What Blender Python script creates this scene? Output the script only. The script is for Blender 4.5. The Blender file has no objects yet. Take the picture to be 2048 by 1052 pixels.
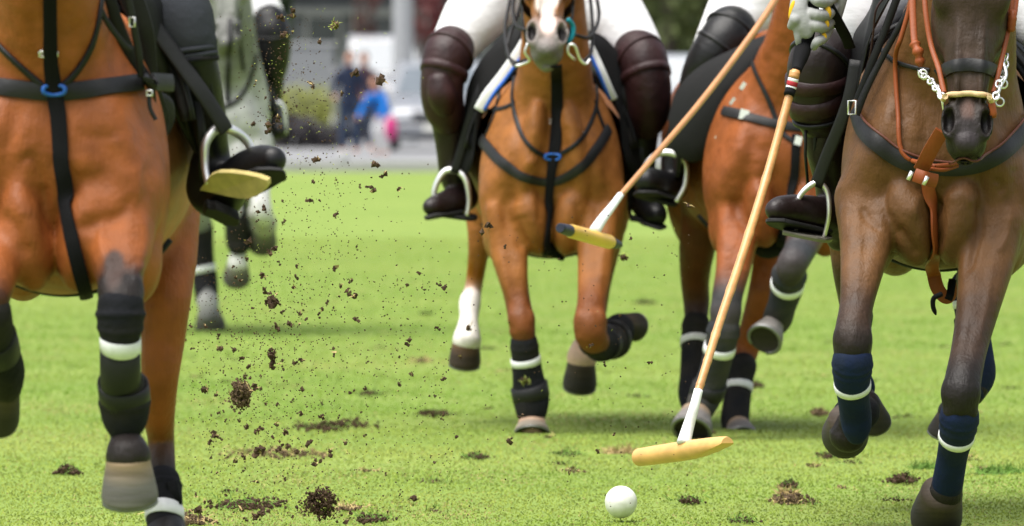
import bpy, math, random
import numpy as np
from mathutils import Vector, Matrix, Quaternion
from mathutils.bvhtree import BVHTree
R = math.radians
random.seed(7); rng = np.random.default_rng(11)
SC = bpy.context.scene; COL = SC.collection

# ------------------------------------------------------------------ camera, sky, sun, exposure
F = 20000.0; CH = 1.2; YH = 155.0          # focal length in photo pixels, eye height, horizon row
cd = bpy.data.cameras.new('camera'); cam = bpy.data.objects.new('camera', cd); COL.objects.link(cam)
cd.sensor_width = 36; cd.lens = F*36/2048; cd.clip_start = 1; cd.clip_end = 3000
cam.location = (0, 0, CH); cam.rotation_euler = (R(90), 0, 0)
cd.shift_y = -(526-YH)/2048
cd.dof.use_dof = True; cd.dof.focus_distance = 25.6; cd.dof.aperture_fstop = (cd.lens/1000)/0.036
SC.camera = cam
w = bpy.data.worlds.new('World'); SC.world = w; w.use_nodes = True
nt = w.node_tree; bg = nt.nodes['Background']
sky = nt.nodes.new('ShaderNodeTexSky'); sky.sky_type = 'NISHITA'; sky.sun_disc = False
SUN_EL, SUN_AZ = R(70), R(228)              # high, behind the camera and a little to the left
sky.sun_elevation = SUN_EL; sky.sun_rotation = SUN_AZ
sky.air_density = 1.0; sky.dust_density = 4.0; sky.ozone_density = 1.0
hs = nt.nodes.new('ShaderNodeHueSaturation'); hs.inputs['Saturation'].default_value = .35
nt.links.new(sky.outputs[0], hs.inputs['Color']); nt.links.new(hs.outputs[0], bg.inputs[0])
bg.inputs[1].default_value = 0.12
sl = bpy.data.lights.new('sun', 'SUN'); sl.energy = 3.0; sl.angle = R(60); sl.color = (1, .965, .91)
so = bpy.data.objects.new('sun', sl); COL.objects.link(so)
sdir = Vector((math.sin(SUN_AZ)*math.cos(SUN_EL), math.cos(SUN_AZ)*math.cos(SUN_EL), math.sin(SUN_EL)))
so.rotation_euler = sdir.to_track_quat('Z', 'Y').to_euler(); so.location = (0, 20, 30)
SC.view_settings.view_transform = 'Standard'; SC.view_settings.look = 'None'
SC.view_settings.exposure = 0.95; SC.view_settings.gamma = 1
SC.render.engine = 'CYCLES'; SC.cycles.use_denoising = True

def W(px, py, D):
    return Vector(((px-1024)*D/F, D, CH+(YH-py)*D/F))
def lerp(a, b, t): return a+(b-a)*t

# ------------------------------------------------------------------ materials
MATS = {}
def mat(name, col=(.5,.5,.5), rough=.6, spec=.5, metal=0, var=.15, vscale=8, bump=.2, bscale=60, bdist=.002,
        vcol=False, stretch=(1,1,1), sheen=0, trans=0, coat=0, var2=None, vscale2=1.5, detail=6, spots=None):
    if name in MATS: return MATS[name]
    m = bpy.data.materials.new(name); m.use_nodes = True; t = m.node_tree; N = t.nodes; L = t.links
    b = N['Principled BSDF']
    b.inputs['Roughness'].default_value = rough; b.inputs['Specular IOR Level'].default_value = spec
    b.inputs['Metallic'].default_value = metal
    if sheen: b.inputs['Sheen Weight'].default_value = sheen; b.inputs['Sheen Roughness'].default_value = .4
    if coat: b.inputs['Coat Weight'].default_value = coat; b.inputs['Coat Roughness'].default_value = .15
    tc = N.new('ShaderNodeTexCoord'); mp = N.new('ShaderNodeMapping'); mp.inputs['Scale'].default_value = stretch
    L.new(tc.outputs['Object'], mp.inputs[0])
    def noise(s, d=detail):
        n = N.new('ShaderNodeTexNoise'); n.inputs['Scale'].default_value = s; n.inputs['Detail'].default_value = d
        L.new(mp.outputs[0], n.inputs['Vector']); return n
    if vcol:
        a = N.new('ShaderNodeAttribute'); a.attribute_name = 'Col'; base = a.outputs['Color']
    else:
        rgb = N.new('ShaderNodeRGB'); rgb.outputs[0].default_value = (*col, 1); base = rgb.outputs[0]
    n1 = noise(vscale)
    mr = N.new('ShaderNodeMapRange'); mr.inputs['From Min'].default_value = .3; mr.inputs['From Max'].default_value = .7
    mr.inputs['To Min'].default_value = 1-var; mr.inputs['To Max'].default_value = 1+var; L.new(n1.outputs[0], mr.inputs[0])
    mx = N.new('ShaderNodeVectorMath'); mx.operation = 'SCALE'; L.new(base, mx.inputs[0]); L.new(mr.outputs[0], mx.inputs['Scale'])
    out = mx.outputs[0]
    if var2:
        n2 = noise(vscale2, 3); mm = N.new('ShaderNodeMix'); mm.data_type = 'RGBA'
        r2 = N.new('ShaderNodeMapRange'); r2.inputs['From Min'].default_value = .42; r2.inputs['From Max'].default_value = .62
        L.new(n2.outputs[0], r2.inputs[0]); L.new(r2.outputs[0], mm.inputs[0]); L.new(out, mm.inputs[6])
        mm.inputs[7].default_value = (*var2, 1); out = mm.outputs[2]
    L.new(out, b.inputs['Base Color'])
    rr = N.new('ShaderNodeMapRange'); rr.inputs['To Min'].default_value = max(rough-.1, .02); rr.inputs['To Max'].default_value = min(rough+.12, 1)
    L.new(n1.outputs[0], rr.inputs[0]); L.new(rr.outputs[0], b.inputs['Roughness'])
    if bump:
        n3 = noise(bscale); bp = N.new('ShaderNodeBump'); bp.inputs['Strength'].default_value = bump
        bp.inputs['Distance'].default_value = bdist; L.new(n3.outputs[0], bp.inputs['Height']); L.new(bp.outputs[0], b.inputs['Normal'])
    if trans:
        tr = N.new('ShaderNodeBsdfTranslucent'); L.new(out, tr.inputs[0]); ms = N.new('ShaderNodeMixShader'); ms.inputs[0].default_value = trans
        L.new(b.outputs[0], ms.inputs[1]); L.new(tr.outputs[0], ms.inputs[2]); L.new(ms.outputs[0], N['Material Output'].inputs[0])
    MATS[name] = m; return m

COAT = mat('coat', rough=.50, spec=.24, vcol=True, var=.20, vscale=16, bump=.75, bscale=11, bdist=.016)
# the short hair: fine bump over veins and muscle relief
_t = COAT.node_tree; _b = _t.nodes['Principled BSDF']
_f = _t.nodes.new('ShaderNodeTexNoise'); _f.inputs['Scale'].default_value = 150; _f.inputs['Detail'].default_value = 5
_mp = _t.nodes.new('ShaderNodeMapping'); _mp.inputs['Scale'].default_value = (1, 1, .18)
_tc = [n for n in _t.nodes if n.type == 'TEX_COORD'][0]
_t.links.new(_tc.outputs['Object'], _mp.inputs[0]); _t.links.new(_mp.outputs[0], _f.inputs['Vector'])
_bp = _t.nodes.new('ShaderNodeBump'); _bp.inputs['Strength'].default_value = .6; _bp.inputs['Distance'].default_value = .0035
_ob = [n for n in _t.nodes if n.type == 'BUMP' and n != _bp][0]
_rn = _t.nodes.new('ShaderNodeTexNoise'); _rn.noise_type = 'RIDGED_MULTIFRACTAL'; _rn.inputs['Scale'].default_value = 4.2; _rn.inputs['Detail'].default_value = 2; _rn.inputs['Distortion'].default_value = .6
_m2 = _t.nodes.new('ShaderNodeMapping'); _m2.inputs['Scale'].default_value = (1.5, 1.5, .7); _t.links.new(_tc.outputs['Object'], _m2.inputs[0]); _t.links.new(_m2.outputs[0], _rn.inputs['Vector'])
_b3 = _t.nodes.new('ShaderNodeBump'); _b3.inputs['Strength'].default_value = .55; _b3.inputs['Distance'].default_value = .010
_t.links.new(_rn.outputs[0], _b3.inputs['Height']); _t.links.new(_ob.outputs[0], _b3.inputs['Normal'])
_t.links.new(_f.outputs[0], _bp.inputs['Height']); _t.links.new(_b3.outputs[0], _bp.inputs['Normal']); _t.links.new(_bp.outputs[0], _b.inputs['Normal'])

LEATH = mat('black_leather', (.009,.009,.010), .48, .28, bump=.3, bscale=140, var=.3)
LEATHM = mat('worn_leather', (.011,.011,.012), .5, .32, bump=.4, bscale=90, var=.3)
WEB = mat('black_webbing', (.006,.006,.007), .85, .15, bump=.5, bscale=300)
TAN = mat('tan_leather', (.23,.055,.013), .5, .3, bump=.3, bscale=120, var=.2)
OX = mat('oxblood_leather', (.024,.007,.008), .50, .35, bump=.8, bscale=17, bdist=.010, var=.35, vscale=14)
BROWNB = mat('dark_brown_leather', (.014,.008,.008), .42, .32, bump=.7, bdist=.008, bscale=18, var=.3)
BOOTK = mat('black_boot', (.007,.007,.008), .40, .32, bump=.6, bdist=.007, bscale=18, var=.25)
FELT = mat('charcoal_fabric', (.030,.033,.040), .9, .15, bump=.7, bscale=40, bdist=.004, var=.2)
NEO = mat('black_neoprene', (.0085,.009,.012), .85, .18, bump=.8, bscale=45, bdist=.005, var=.35, var2=(.020,.018,.017), vscale2=7)
NEOG = mat('grey_neoprene', (.026,.028,.034), .8, .2, bump=.8, bscale=45, bdist=.005, var=.3, var2=(.05,.046,.042), vscale2=7)
NAVY = mat('navy_neoprene', (.006,.014,.048), .8, .18, bump=.8, bscale=45, bdist=.004, var=.35, var2=(.010,.017,.040), vscale2=9)
WHT = mat('white_cloth', (.74,.75,.77), .8, .3, bump=.5, bscale=14, bdist=.006, var=.04)
WTAPE = mat('white_tape', (.70,.71,.72), .6, .3, var=.08, vscale=60)
BRW = mat('white_breeches', (.70,.70,.72), .85, .2, bump=.55, bscale=7, bdist=.016, stretch=(1,1,2.2), var=.03)
STEEL = mat('steel', (.82,.82,.82), .42, .5, metal=1, bump=.1, var=.1)
BLUE = mat('blue_plastic', (.012,.10,.42), .5, .4, bump=.1)
BLUEC = mat('blue_trim', (.02,.11,.50), .7, .3)
TEAL = mat('teal_rubber', (.0,.17,.22), .5, .4)
YPAD = mat('tread_rubber', (.50,.41,.15), .75, .3, bump=.6, bscale=150, var=.15, vscale=40)
RUB = mat('rubber_sole', (.010,.010,.010), .7, .3, bump=.5, bscale=90, var=.3)
HOOFM = mat('hoof_horn', (.17,.15,.135), .62, .3, bump=.6, bscale=30, bdist=.003, stretch=(.35,.35,3), var=.35, vscale=20, var2=(.085,.072,.065), vscale2=9)
HOOFD = mat('dark_hoof_horn', (.045,.036,.030), .6, .25, bump=.6, bscale=30, bdist=.003, var2=(.022,.018,.016), vscale2=14, stretch=(.35,.35,3), var=.4, vscale=20)
HORN = mat('horn', rough=.6, spec=.25, vcol=True, var=.25, vscale=18, bump=.6, bscale=30, bdist=.003, stretch=(.35,.35,3))
SHOE = mat('horseshoe_iron', (.20,.20,.20), .45, .5, metal=.8)
CANE = mat('rattan_cane', (.50,.245,.085), .38, .5, bump=.25, bscale=50, var=.14, vscale=14, stretch=(1,1,3), coat=.2)
CANED = mat('dark_cane', (.40,.19,.075), .4, .5, bump=.25, bscale=50, var=.14, vscale=14)
MAPLE = mat('maple_wood', (.62,.36,.115), .42, .5, bump=.2, bscale=70, stretch=(.25,1,1), var=.13, vscale=30, coat=.15)
YEL = mat('yellow_paint', (.70,.42,.06), .4, .5, bump=.15, var=.12)
RED = mat('red_tape', (.35,.02,.03), .6, .3)
GLOVE = mat('grey_glove', (.27,.275,.27), .75, .3, bump=.6, bscale=60, bdist=.003, var=.12, vscale=30)
GYEL = mat('yellow_glove_patch', (.72,.42,.01), .6, .3)
SKIN = mat('skin', (.45,.23,.15), .5, .4)
BALLM = mat('ball_white', (.72,.72,.69), .5, .35, bump=.4, bscale=30, bdist=.004, var=.07, vscale=30, var2=(.60,.61,.54), vscale2=22)
ROPE = mat('cotton_rope', (.55,.40,.22), .8, .2, bump=.8, bscale=120)
SOIL = mat('soil', (.058,.036,.022), .95, .15, bump=.9, bscale=90, bdist=.006, var=.5, vscale=60)
SOILD = mat('dry_soil', (.11,.075,.045), .95, .15, bump=.9, bscale=90, bdist=.006, var=.5, vscale=60)
EYE = mat('eye', (.006,.004,.003), .08, .8, bump=0, coat=.8)

# ------------------------------------------------------------------ objects
ORG = {}
def tag(o, label=None, cat=None, group=None, kind=None):
    if label: o['label'] = label
    if cat: o['category'] = cat
    if group: o['group'] = group
    if kind: o['kind'] = kind
    return o
def obj(name, V, Fc, m, parent=None, org=None, cols=None, smooth=True, sharp=None, fmat=None):
    V = np.asarray([tuple(v) for v in V] if not isinstance(V, np.ndarray) else V, dtype=np.float64).reshape(-1, 3)
    if parent is not None: o0 = ORG[parent.name]
    else: o0 = Vector(org) if org is not None else Vector((V[:,0].mean(), V[:,1].mean(), V[:,2].min()))
    me = bpy.data.meshes.new(name); VL = V-np.array(o0)
    if isinstance(Fc, np.ndarray):
        n = len(Fc); k = Fc.shape[1]
        me.vertices.add(len(VL)); me.vertices.foreach_set('co', VL.astype(np.float32).ravel())
        me.loops.add(n*k); me.loops.foreach_set('vertex_index', Fc.astype(np.int32).ravel())
        me.polygons.add(n); me.polygons.foreach_set('loop_start', np.arange(0, n*k, k, dtype=np.int32))
        me.polygons.foreach_set('loop_total', np.full(n, k, dtype=np.int32))
        me.update(calc_edges=True); me.validate()
    else:
        me.from_pydata(VL.tolist(), [], [tuple(f) for f in Fc])
    me.update()
    if smooth: me.polygons.foreach_set('use_smooth', [True]*len(me.polygons))
    if sharp: me.set_sharp_from_angle(angle=R(sharp))
    for mm in (m if isinstance(m, list) else [m]): me.materials.append(mm)
    if fmat is not None: me.polygons.foreach_set('material_index', list(fmat))
    if cols is not None:
        a = me.color_attributes.new('Col', 'FLOAT_COLOR', 'POINT')
        a.data.foreach_set('color', np.concatenate([cols, np.ones((len(cols), 1))], 1).astype(np.float32).ravel())
    o = bpy.data.objects.new(name, me); COL.objects.link(o)
    if parent is not None: o.parent = parent
    else: o.location = o0
    ORG[o.name] = o0
    return o
def empty(name, loc):
    o = bpy.data.objects.new(name, None); COL.objects.link(o); o.location = loc; o.empty_display_size = .1
    ORG[o.name] = Vector(loc); return o
class MB:
    def __init__(s): s.V = []; s.F = []
    def add(s, V, Fc):
        b = len(s.V); s.V += [Vector(v) for v in V]; s.F += [tuple(i+b for i in f) for f in Fc]; return s
    def box(s, c, sx, sy, sz, M=None):
        V = [Vector((x*sx/2, y*sy/2, z*sz/2)) for x in (-1,1) for y in (-1,1) for z in (-1,1)]
        if M: V = [M@v for v in V]
        return s.add([v+Vector(c) for v in V], [(0,1,3,2),(4,6,7,5),(0,4,5,1),(2,3,7,6),(0,2,6,4),(1,5,7,3)])
    def build(s, name, m, parent=None, **k): return obj(name, s.V, s.F, m, parent, **k)

def spline(P, n=6):
    """Catmull-Rom through rows of numbers"""
    P = [np.array(p, dtype=float) for p in P]
    if len(P) < 3: return [P[0]+(P[-1]-P[0])*t for t in np.linspace(0, 1, n+1)]
    Q = [2*P[0]-P[1]]+P+[2*P[-1]-P[-2]]; out = []
    for i in range(1, len(Q)-2):
        for j in range(n):
            t = j/n; a, b, c, d = Q[i-1:i+3]
            out.append(.5*((2*b)+(-a+c)*t+(2*a-5*b+4*c-d)*t*t+(-a+3*b-3*c+d)*t**3))
    out.append(P[-1]); return out

def tube(mb, P, r, n=8, closed=False, cap=True, flat=1.0, flatax=None):
    P = [Vector(p) for p in P]; N = len(P); rr = r if hasattr(r, '__len__') else [r]*N
    if len(rr) != N: rr = list(np.interp(np.linspace(0,1,N), np.linspace(0,1,len(rr)), rr))
    T = []
    for i in range(N):
        a = P[(i-1) % N] if (closed or i > 0) else P[i]; b = P[(i+1) % N] if (closed or i < N-1) else P[i]
        T.append((b-a).normalized())
    u = T[0].orthogonal().normalized() if flatax is None else Vector(flatax)
    V = []
    for i in range(N):
        u = (u-T[i]*u.dot(T[i])).normalized(); v = T[i].cross(u)
        for j in range(n):
            a = 2*math.pi*j/n; V.append(P[i]+(u*math.cos(a)*flat+v*math.sin(a))*rr[i])
    Fc = []
    for i in range(N if closed else N-1):
        for j in range(n):
            k = (i+1) % N; Fc.append((i*n+j, i*n+(j+1) % n, k*n+(j+1) % n, k*n+j))
    if cap and not closed: Fc.append(tuple(range(n))[::-1]); Fc.append(tuple((N-1)*n+j for j in range(n)))
    mb.add(V, Fc); return mb

def ribbon(mb, P, Nn, w, th, crown=.25):
    """flat strap: P points, Nn outward normals, w width, th thickness"""
    N = len(P); ww = w if hasattr(w, '__len__') else [w]*N
    V = []; pro = [(-1,0),(-.96,.7),(-.6,1),(0,1+crown),(.6,1),(.96,.7),(1,0),(.9,-.35),(-.9,-.35)]
    m = len(pro)
    for i in range(N):
        t = (P[min(i+1,N-1)]-P[max(i-1,0)]).normalized(); n = (Nn[i]-t*Nn[i].dot(t)).normalized(); s = t.cross(n)
        for a, b in pro: V.append(P[i]+s*a*ww[i]/2+n*b*th)
    Fc = []
    for i in range(N-1):
        for j in range(m): Fc.append((i*m+j, i*m+(j+1) % m, (i+1)*m+(j+1) % m, (i+1)*m+j))
    Fc.append(tuple(range(m))[::-1]); Fc.append(tuple((N-1)*m+j for j in range(m)))
    mb.add(V, Fc); return mb

# ------------------------------------------------------------------ signed-distance modelling
def smin(a, b, k):
    if k <= 0: return np.minimum(a, b)
    h = np.maximum(k-np.abs(a-b), 0)/k; return np.minimum(a, b)-h*h*k*.25
class SDF:
    def __init__(s, vox): s.v = vox; s.P = []
    def ell(s, c, r, rot=None, k=.03, col=None, sub=False):
        s.P.append(dict(t='e', c=np.array(c, float), r=np.array(r, float), R=np.array(rot) if rot is not None else None, k=k, col=col, sub=sub)); return s
    def limb(s, pts, k=.02, col=None, n=4, flat=None, sub=False):
        """pts: (Vector, radius[, colour])"""
        rows = []
        for p in pts:
            c = p[2] if len(p) > 2 else col
            rows.append([*p[0], p[1], *(c if c is not None else (0,0,0))])
        q = spline(rows, n) if len(rows) > 1 else rows
        s.P.append(dict(t='l', q=np.array(q), k=k, col=col if col is not None else (len(pts[0]) > 2 or None), flat=flat, sub=sub)); return s
    def cut(s, n, c, k=0):      # keep the side of the plane against n
        s.P.append(dict(t='p', n=np.array(Vector(n).normalized()), c=np.array(c, float), k=k, sub=True, col=None)); return s
    def bb(s, p):
        if p['t'] == 'e': m = p['r'].max(); return p['c']-m, p['c']+m
        if p['t'] == 'l':
            f = max(1, p['flat'][1]) if p['flat'] else 1
            r = p['q'][:,3:4]*f; return (p['q'][:,:3]-r).min(0), (p['q'][:,:3]+r).max(0)
    def ev(s, p, X, Y, Z, wantcol=False):
        if p['t'] == 'e':
            x, y, z = X-p['c'][0], Y-p['c'][1], Z-p['c'][2]
            if p['R'] is not None:
                M = p['R']; x, y, z = M[0,0]*x+M[1,0]*y+M[2,0]*z, M[0,1]*x+M[1,1]*y+M[2,1]*z, M[0,2]*x+M[1,2]*y+M[2,2]*z
            r = p['r']; a, b, c = x/r[0], y/r[1], z/r[2]
            k1 = np.sqrt(a*a+b*b+c*c)+1e-9; a, b, c = a/r[0], b/r[1], c/r[2]; k2 = np.sqrt(a*a+b*b+c*c)+1e-9
            d = k1*(k1-1)/k2; return (d, None) if wantcol else d
        if p['t'] == 'p':
            d = -((X-p['c'][0])*p['n'][0]+(Y-p['c'][1])*p['n'][1]+(Z-p['c'][2])*p['n'][2]); return (d, None) if wantcol else d
        q = p['q']; best = None; cc = None
        for i in range(len(q)-1):
            a, b = q[i], q[i+1]; ba = b[:3]-a[:3]; L2 = ba@ba+1e-12
            x, y, z = X-a[0], Y-a[1], Z-a[2]
            t = np.clip((x*ba[0]+y*ba[1]+z*ba[2])/L2, 0, 1)
            x, y, z = x-t*ba[0], y-t*ba[1], z-t*ba[2]
            if p['flat']:
                ax, f = p['flat']; g = (x*ax[0]+y*ax[1]+z*ax[2])*(1/f-1); x, y, z = x+ax[0]*g, y+ax[1]*g, z+ax[2]*g
            d = np.sqrt(x*x+y*y+z*z)-(a[3]+t*(b[3]-a[3]))
            if wantcol:
                c = a[4:7]+t[:,None]*(b[4:7]-a[4:7])
                if best is None: best, cc = d, c
                else: m = d < best; cc = np.where(m[:,None], c, cc); best = np.minimum(best, d)
            else: best = d if best is None else np.minimum(best, d)
        return (best, cc) if wantcol else best
    def grid(s):
        B = [s.bb(p) for p in s.P if not p['sub']]; v = s.v
        lo = np.min([b[0] for b in B], 0)-3*v; hi = np.max([b[1] for b in B], 0)+3*v
        n = np.ceil((hi-lo)/v).astype(int)+1
        ax = [lo[i]+v*np.arange(n[i]) for i in range(3)]
        G = np.full(n, 1.0, dtype=np.float32)
        for p in s.P:
            if p['t'] == 'p': sl = tuple(slice(0, n[i]) for i in range(3))
            else:
                b0, b1 = s.bb(p); m = p['k']+3*v
                i0 = np.clip(np.floor((b0-m-lo)/v).astype(int), 0, n); i1 = np.clip(np.ceil((b1+m-lo)/v).astype(int)+1, 0, n)
                sl = tuple(slice(i0[i], i1[i]) for i in range(3))
            X = ax[0][sl[0]][:,None,None]; Y = ax[1][sl[1]][None,:,None]; Z = ax[2][sl[2]][None,None,:]
            if X.size*Y.size*Z.size == 0: continue
            d = s.ev(p, X, Y, Z); g = G[sl]
            G[sl] = -smin(-g, d, p['k']) if p['sub'] else smin(g, d, p['k'])
        return G, lo
    def surface(s):
        G, lo = s.grid(); v = s.v
        S = G < 0; n = np.array(G.shape)
        cnt = np.zeros(n-1, dtype=np.uint8)
        for i in (0,1):
            for j in (0,1):
                for k in (0,1): cnt += S[i:n[0]-1+i, j:n[1]-1+j, k:n[2]-1+k]
        act = (cnt > 0) & (cnt < 8); idx = np.argwhere(act)
        ID = np.full(n-1, -1, dtype=np.int64); ID[act] = np.arange(len(idx))
        acc = np.zeros((len(idx), 3)); c = np.zeros(len(idx))
        I, J, K = idx.T
        for ax_ in range(3):
            o = [a for a in range(3) if a != ax_]
            for p in (0,1):
                for q in (0,1):
                    a = [I, J, K]; d0 = [0,0,0]; d0[o[0]] = p; d0[o[1]] = q; d1 = list(d0); d1[ax_] = 1
                    g0 = G[I+d0[0], J+d0[1], K+d0[2]]; g1 = G[I+d1[0], J+d1[1], K+d1[2]]
                    m = (g0 < 0) != (g1 < 0); t = np.where(m, g0/np.where(m, g0-g1, 1), 0)
                    P = np.stack([np.full(len(I), float(d0[e])) for e in range(3)], 1); P[:,ax_] += t
                    acc[m] += P[m]; c[m] += 1
        V = lo+v*(idx+acc/c[:,None])
        FF = []
        for ax_ in range(3):
            sl0 = [slice(1, n[e]-1) for e in range(3)]; sl1 = list(sl0)
            sl0[ax_] = slice(0, n[ax_]-1); sl1[ax_] = slice(1, n[ax_])
            a = S[tuple(sl0)]; b = S[tuple(sl1)]; m = a != b; e = np.argwhere(m)
            off = np.ones(3, int); off[ax_] = 0; e = e+off
            flip = a[m]; o = [x for x in range(3) if x != ax_]
            def cid(p, q):
                f = e.copy(); f[:,o[0]] -= p; f[:,o[1]] -= q; return ID[f[:,0], f[:,1], f[:,2]]
            Q = np.stack([cid(0,0), cid(1,0), cid(1,1), cid(0,1)], 1)
            if ax_ == 1: flip = ~flip
            Q[~flip] = Q[~flip][:,::-1]
            FF.append(Q)
        FF = np.concatenate(FF); FF = FF[(FF >= 0).all(1)]
        return V, FF
    def colours(s, V, sig=.012, paint=()):
        X, Y, Z = V.T; wsum = np.zeros(len(V)); C = np.zeros((len(V), 3))
        for p in s.P:
            if p['sub'] or p['col'] is None: continue
            b0, b1 = s.bb(p); m = ((V > b0-.08) & (V < b1+.08)).all(1)
            if not m.any(): continue
            d, c = s.ev(p, X[m], Y[m], Z[m], True); wt = np.exp(-np.clip(d, -.03, .2)/sig)
            C[m] += wt[:,None]*(c if c is not None else np.array(p['col'])); wsum[m] += wt
        C /= np.maximum(wsum, 1e-9)[:,None]
        for (c, r, soft, col, st) in paint:
            d = np.linalg.norm((V-np.array(c))/np.array(r), axis=1)
            d = d+.10*np.sin(V[:,0]*60+V[:,2]*43)+.08*np.sin(V[:,2]*97-V[:,0]*31)
            a = np.clip((1-d)/soft+.5, 0, 1)*st; C = C*(1-a[:,None])+np.array(col)*a[:,None]
        return C
    def build(s, name, m, parent=None, sig=.012, paint=(), vcol=False, org=None, post=None):
        V, Fc = s.surface(); V = post(V, Fc) if post else V; cols = s.colours(V, sig, paint) if vcol else None
        o = obj(name, V, Fc, m, parent, org=org, cols=cols); s.V, s.F = V, Fc; return o

def sculpt(g, lines):
    """creases (amp < 0) and veins or ridges (amp > 0) modelled into the front of a body along traced lines; width in px, amp in mm"""
    def post(V, Fc):
        a, b, c = V[Fc[:,0]], V[Fc[:,1]], V[Fc[:,2]]; fn = np.cross(b-a, c-a); N = np.zeros_like(V)
        for k in range(4): np.add.at(N, Fc[:,k], fn)
        N /= np.linalg.norm(N, axis=1)[:,None]+1e-12
        if ((V-V.mean(0))*N).sum(1).mean() < 0: N = -N
        px = 1024+V[:,0]*F/V[:,1]; py = YH+(CH-V[:,2])*F/V[:,1]; front = np.clip(-N[:,1]*2.2, 0, 1)*(V[:,1] < g.D+.55)
        off = np.zeros(len(V))
        for pts, w_, amp in lines:
            q = np.array(spline(pts, 5)) if len(pts) > 1 else np.array([pts[0], pts[0]]); d2 = np.full(len(V), 1e9); tt = np.zeros(len(V))
            for i in range(len(q)-1):
                ba = q[i+1]-q[i]; L2 = ba@ba+1e-9; t = np.clip(((px-q[i][0])*ba[0]+(py-q[i][1])*ba[1])/L2, 0, 1)
                e = (px-q[i][0]-t*ba[0])**2+(py-q[i][1]-t*ba[1])**2; m = e < d2; d2 = np.where(m, e, d2); tt = np.where(m, (i+t)/(len(q)-1), tt)
            fade = np.clip(np.minimum(tt, 1-tt)*5+.25, 0, 1) if len(pts) > 1 else 1
            off += amp*.001*np.exp(-d2/(w_*w_))*fade
        return V+N*(off*front)[:,None]
    return post
def rotm(ax=(0,0,1), ang=0): return np.array(Matrix.Rotation(ang, 3, Vector(ax)))
def frame(z, y):
    z = Vector(z).normalized(); y = Vector(y); x = y.cross(z).normalized(); y = z.cross(x); return np.array(Matrix((x, y, z)).transposed())
# ------------------------------------------------------------------ horses
class Rig:
    """px coordinates traced on the photograph, each at its own real distance (metres behind the chest)"""
    def __init__(s, scale): s.s = scale; s.D = F/scale
    def p(s, px, py, dy=0): return W(px, py, s.D+dy)
    def r(s, rp, dy=0): return rp*(s.D+dy)/F
    def L(s, rows, f=1.0):
        out = []
        for r in rows:
            q = [s.p(r[0], r[1], r[2]), s.r(r[3], r[2])*f]
            if len(r) > 4: q.append(r[4])
            out.append(tuple(q))
        return out
HOOFC = {'hoof_horn':((.27,.19,.125),(.135,.125,.12)), 'dark_hoof_horn':((.060,.044,.034),(.032,.028,.025)), 'grey_small_hoof':((.15,.14,.12),(.06,.057,.053)), 'pale_hoof':((.42,.27,.18),(.22,.19,.15)), 'grey_hoof':((.20,.175,.15),(.15,.14,.13)), 'brown_hoof':((.16,.09,.05),(.04,.028,.022))}
def hoof(g, top, bot, rt, rb, m, parent, tilt=(0,0,0), shoe=True):
    a = g.p(*top); b = g.p(*bot); rt = g.r(rt, top[2])*.93; rb = g.r(rb, bot[2])*1.02
    ax = (b-a).normalized(); fw = (Vector((0,-1,0))-ax*ax.dot(Vector((0,-1,0)))).normalized(); sd = ax.cross(fw)
    so = (ax+Vector(tilt)).normalized()
    V = []; n = 28; lev = [(-.16,.5),(-.08,.86),(.0,.97),(.06,.985),(.12,.965),(.3,.985),(.55,1.005),(.75,1.015),(.88,1.01),(.95,.985),(.99,.95),(1.0,.88),(.95,.78),(.90,.4)]
    Lh = (b-a).length
    for t, f in lev:
        tt = min(max(t, 0), 1); r = lerp(rt, rb, tt)*f
        for j in range(n):
            q = 2*math.pi*j/n; cx, cy = math.cos(q), math.sin(q)
            back = .86 if cy < 0 else 1.06
            p = a+ax*(t*Lh)+sd*(cx*r)+fw*(cy*r*back+(tt*.10*rb))
            if t > .5: p += ax*((Vector((sd*cx+fw*cy))).dot(so-ax))*r*-1*(t-.5)*2*0
            V.append(p)
    Fc = []
    for i in range(len(lev)-1):
        for j in range(n): Fc.append((i*n+j, i*n+(j+1)%n, (i+1)*n+(j+1)%n, (i+1)*n+j))
    Fc.append(tuple(range(n))[::-1]); Fc.append(tuple((len(lev)-1)*n+j for j in range(n)))
    ca, cb = HOOFC.get(m.name, ((.16,.11,.075),(.10,.08,.065)))
    cols = np.array([[lerp(ca[q], cb[q], min(max((t-.05)*2.2, 0), 1)) for q in range(3)] for t, f in lev for j in range(n)])
    cols[-3*n:] = (.022,.018,.015)
    o = obj('hoof', V, Fc, HORN, parent, cols=cols)
    if shoe:
        P = []
        for j in range(20):
            q = R(-60+j*300/19); r = rb*.9
            P.append(a+ax*(Lh*1.02)+sd*(math.cos(q)*r)+fw*(math.sin(q)*r*(1.0 if math.sin(q) > 0 else .85)+.1*rb))
        mb = MB(); tube(mb, P, rb*.11, 6, flat=.6); mb.build('horseshoe', SHOE, o)
    return o

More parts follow.
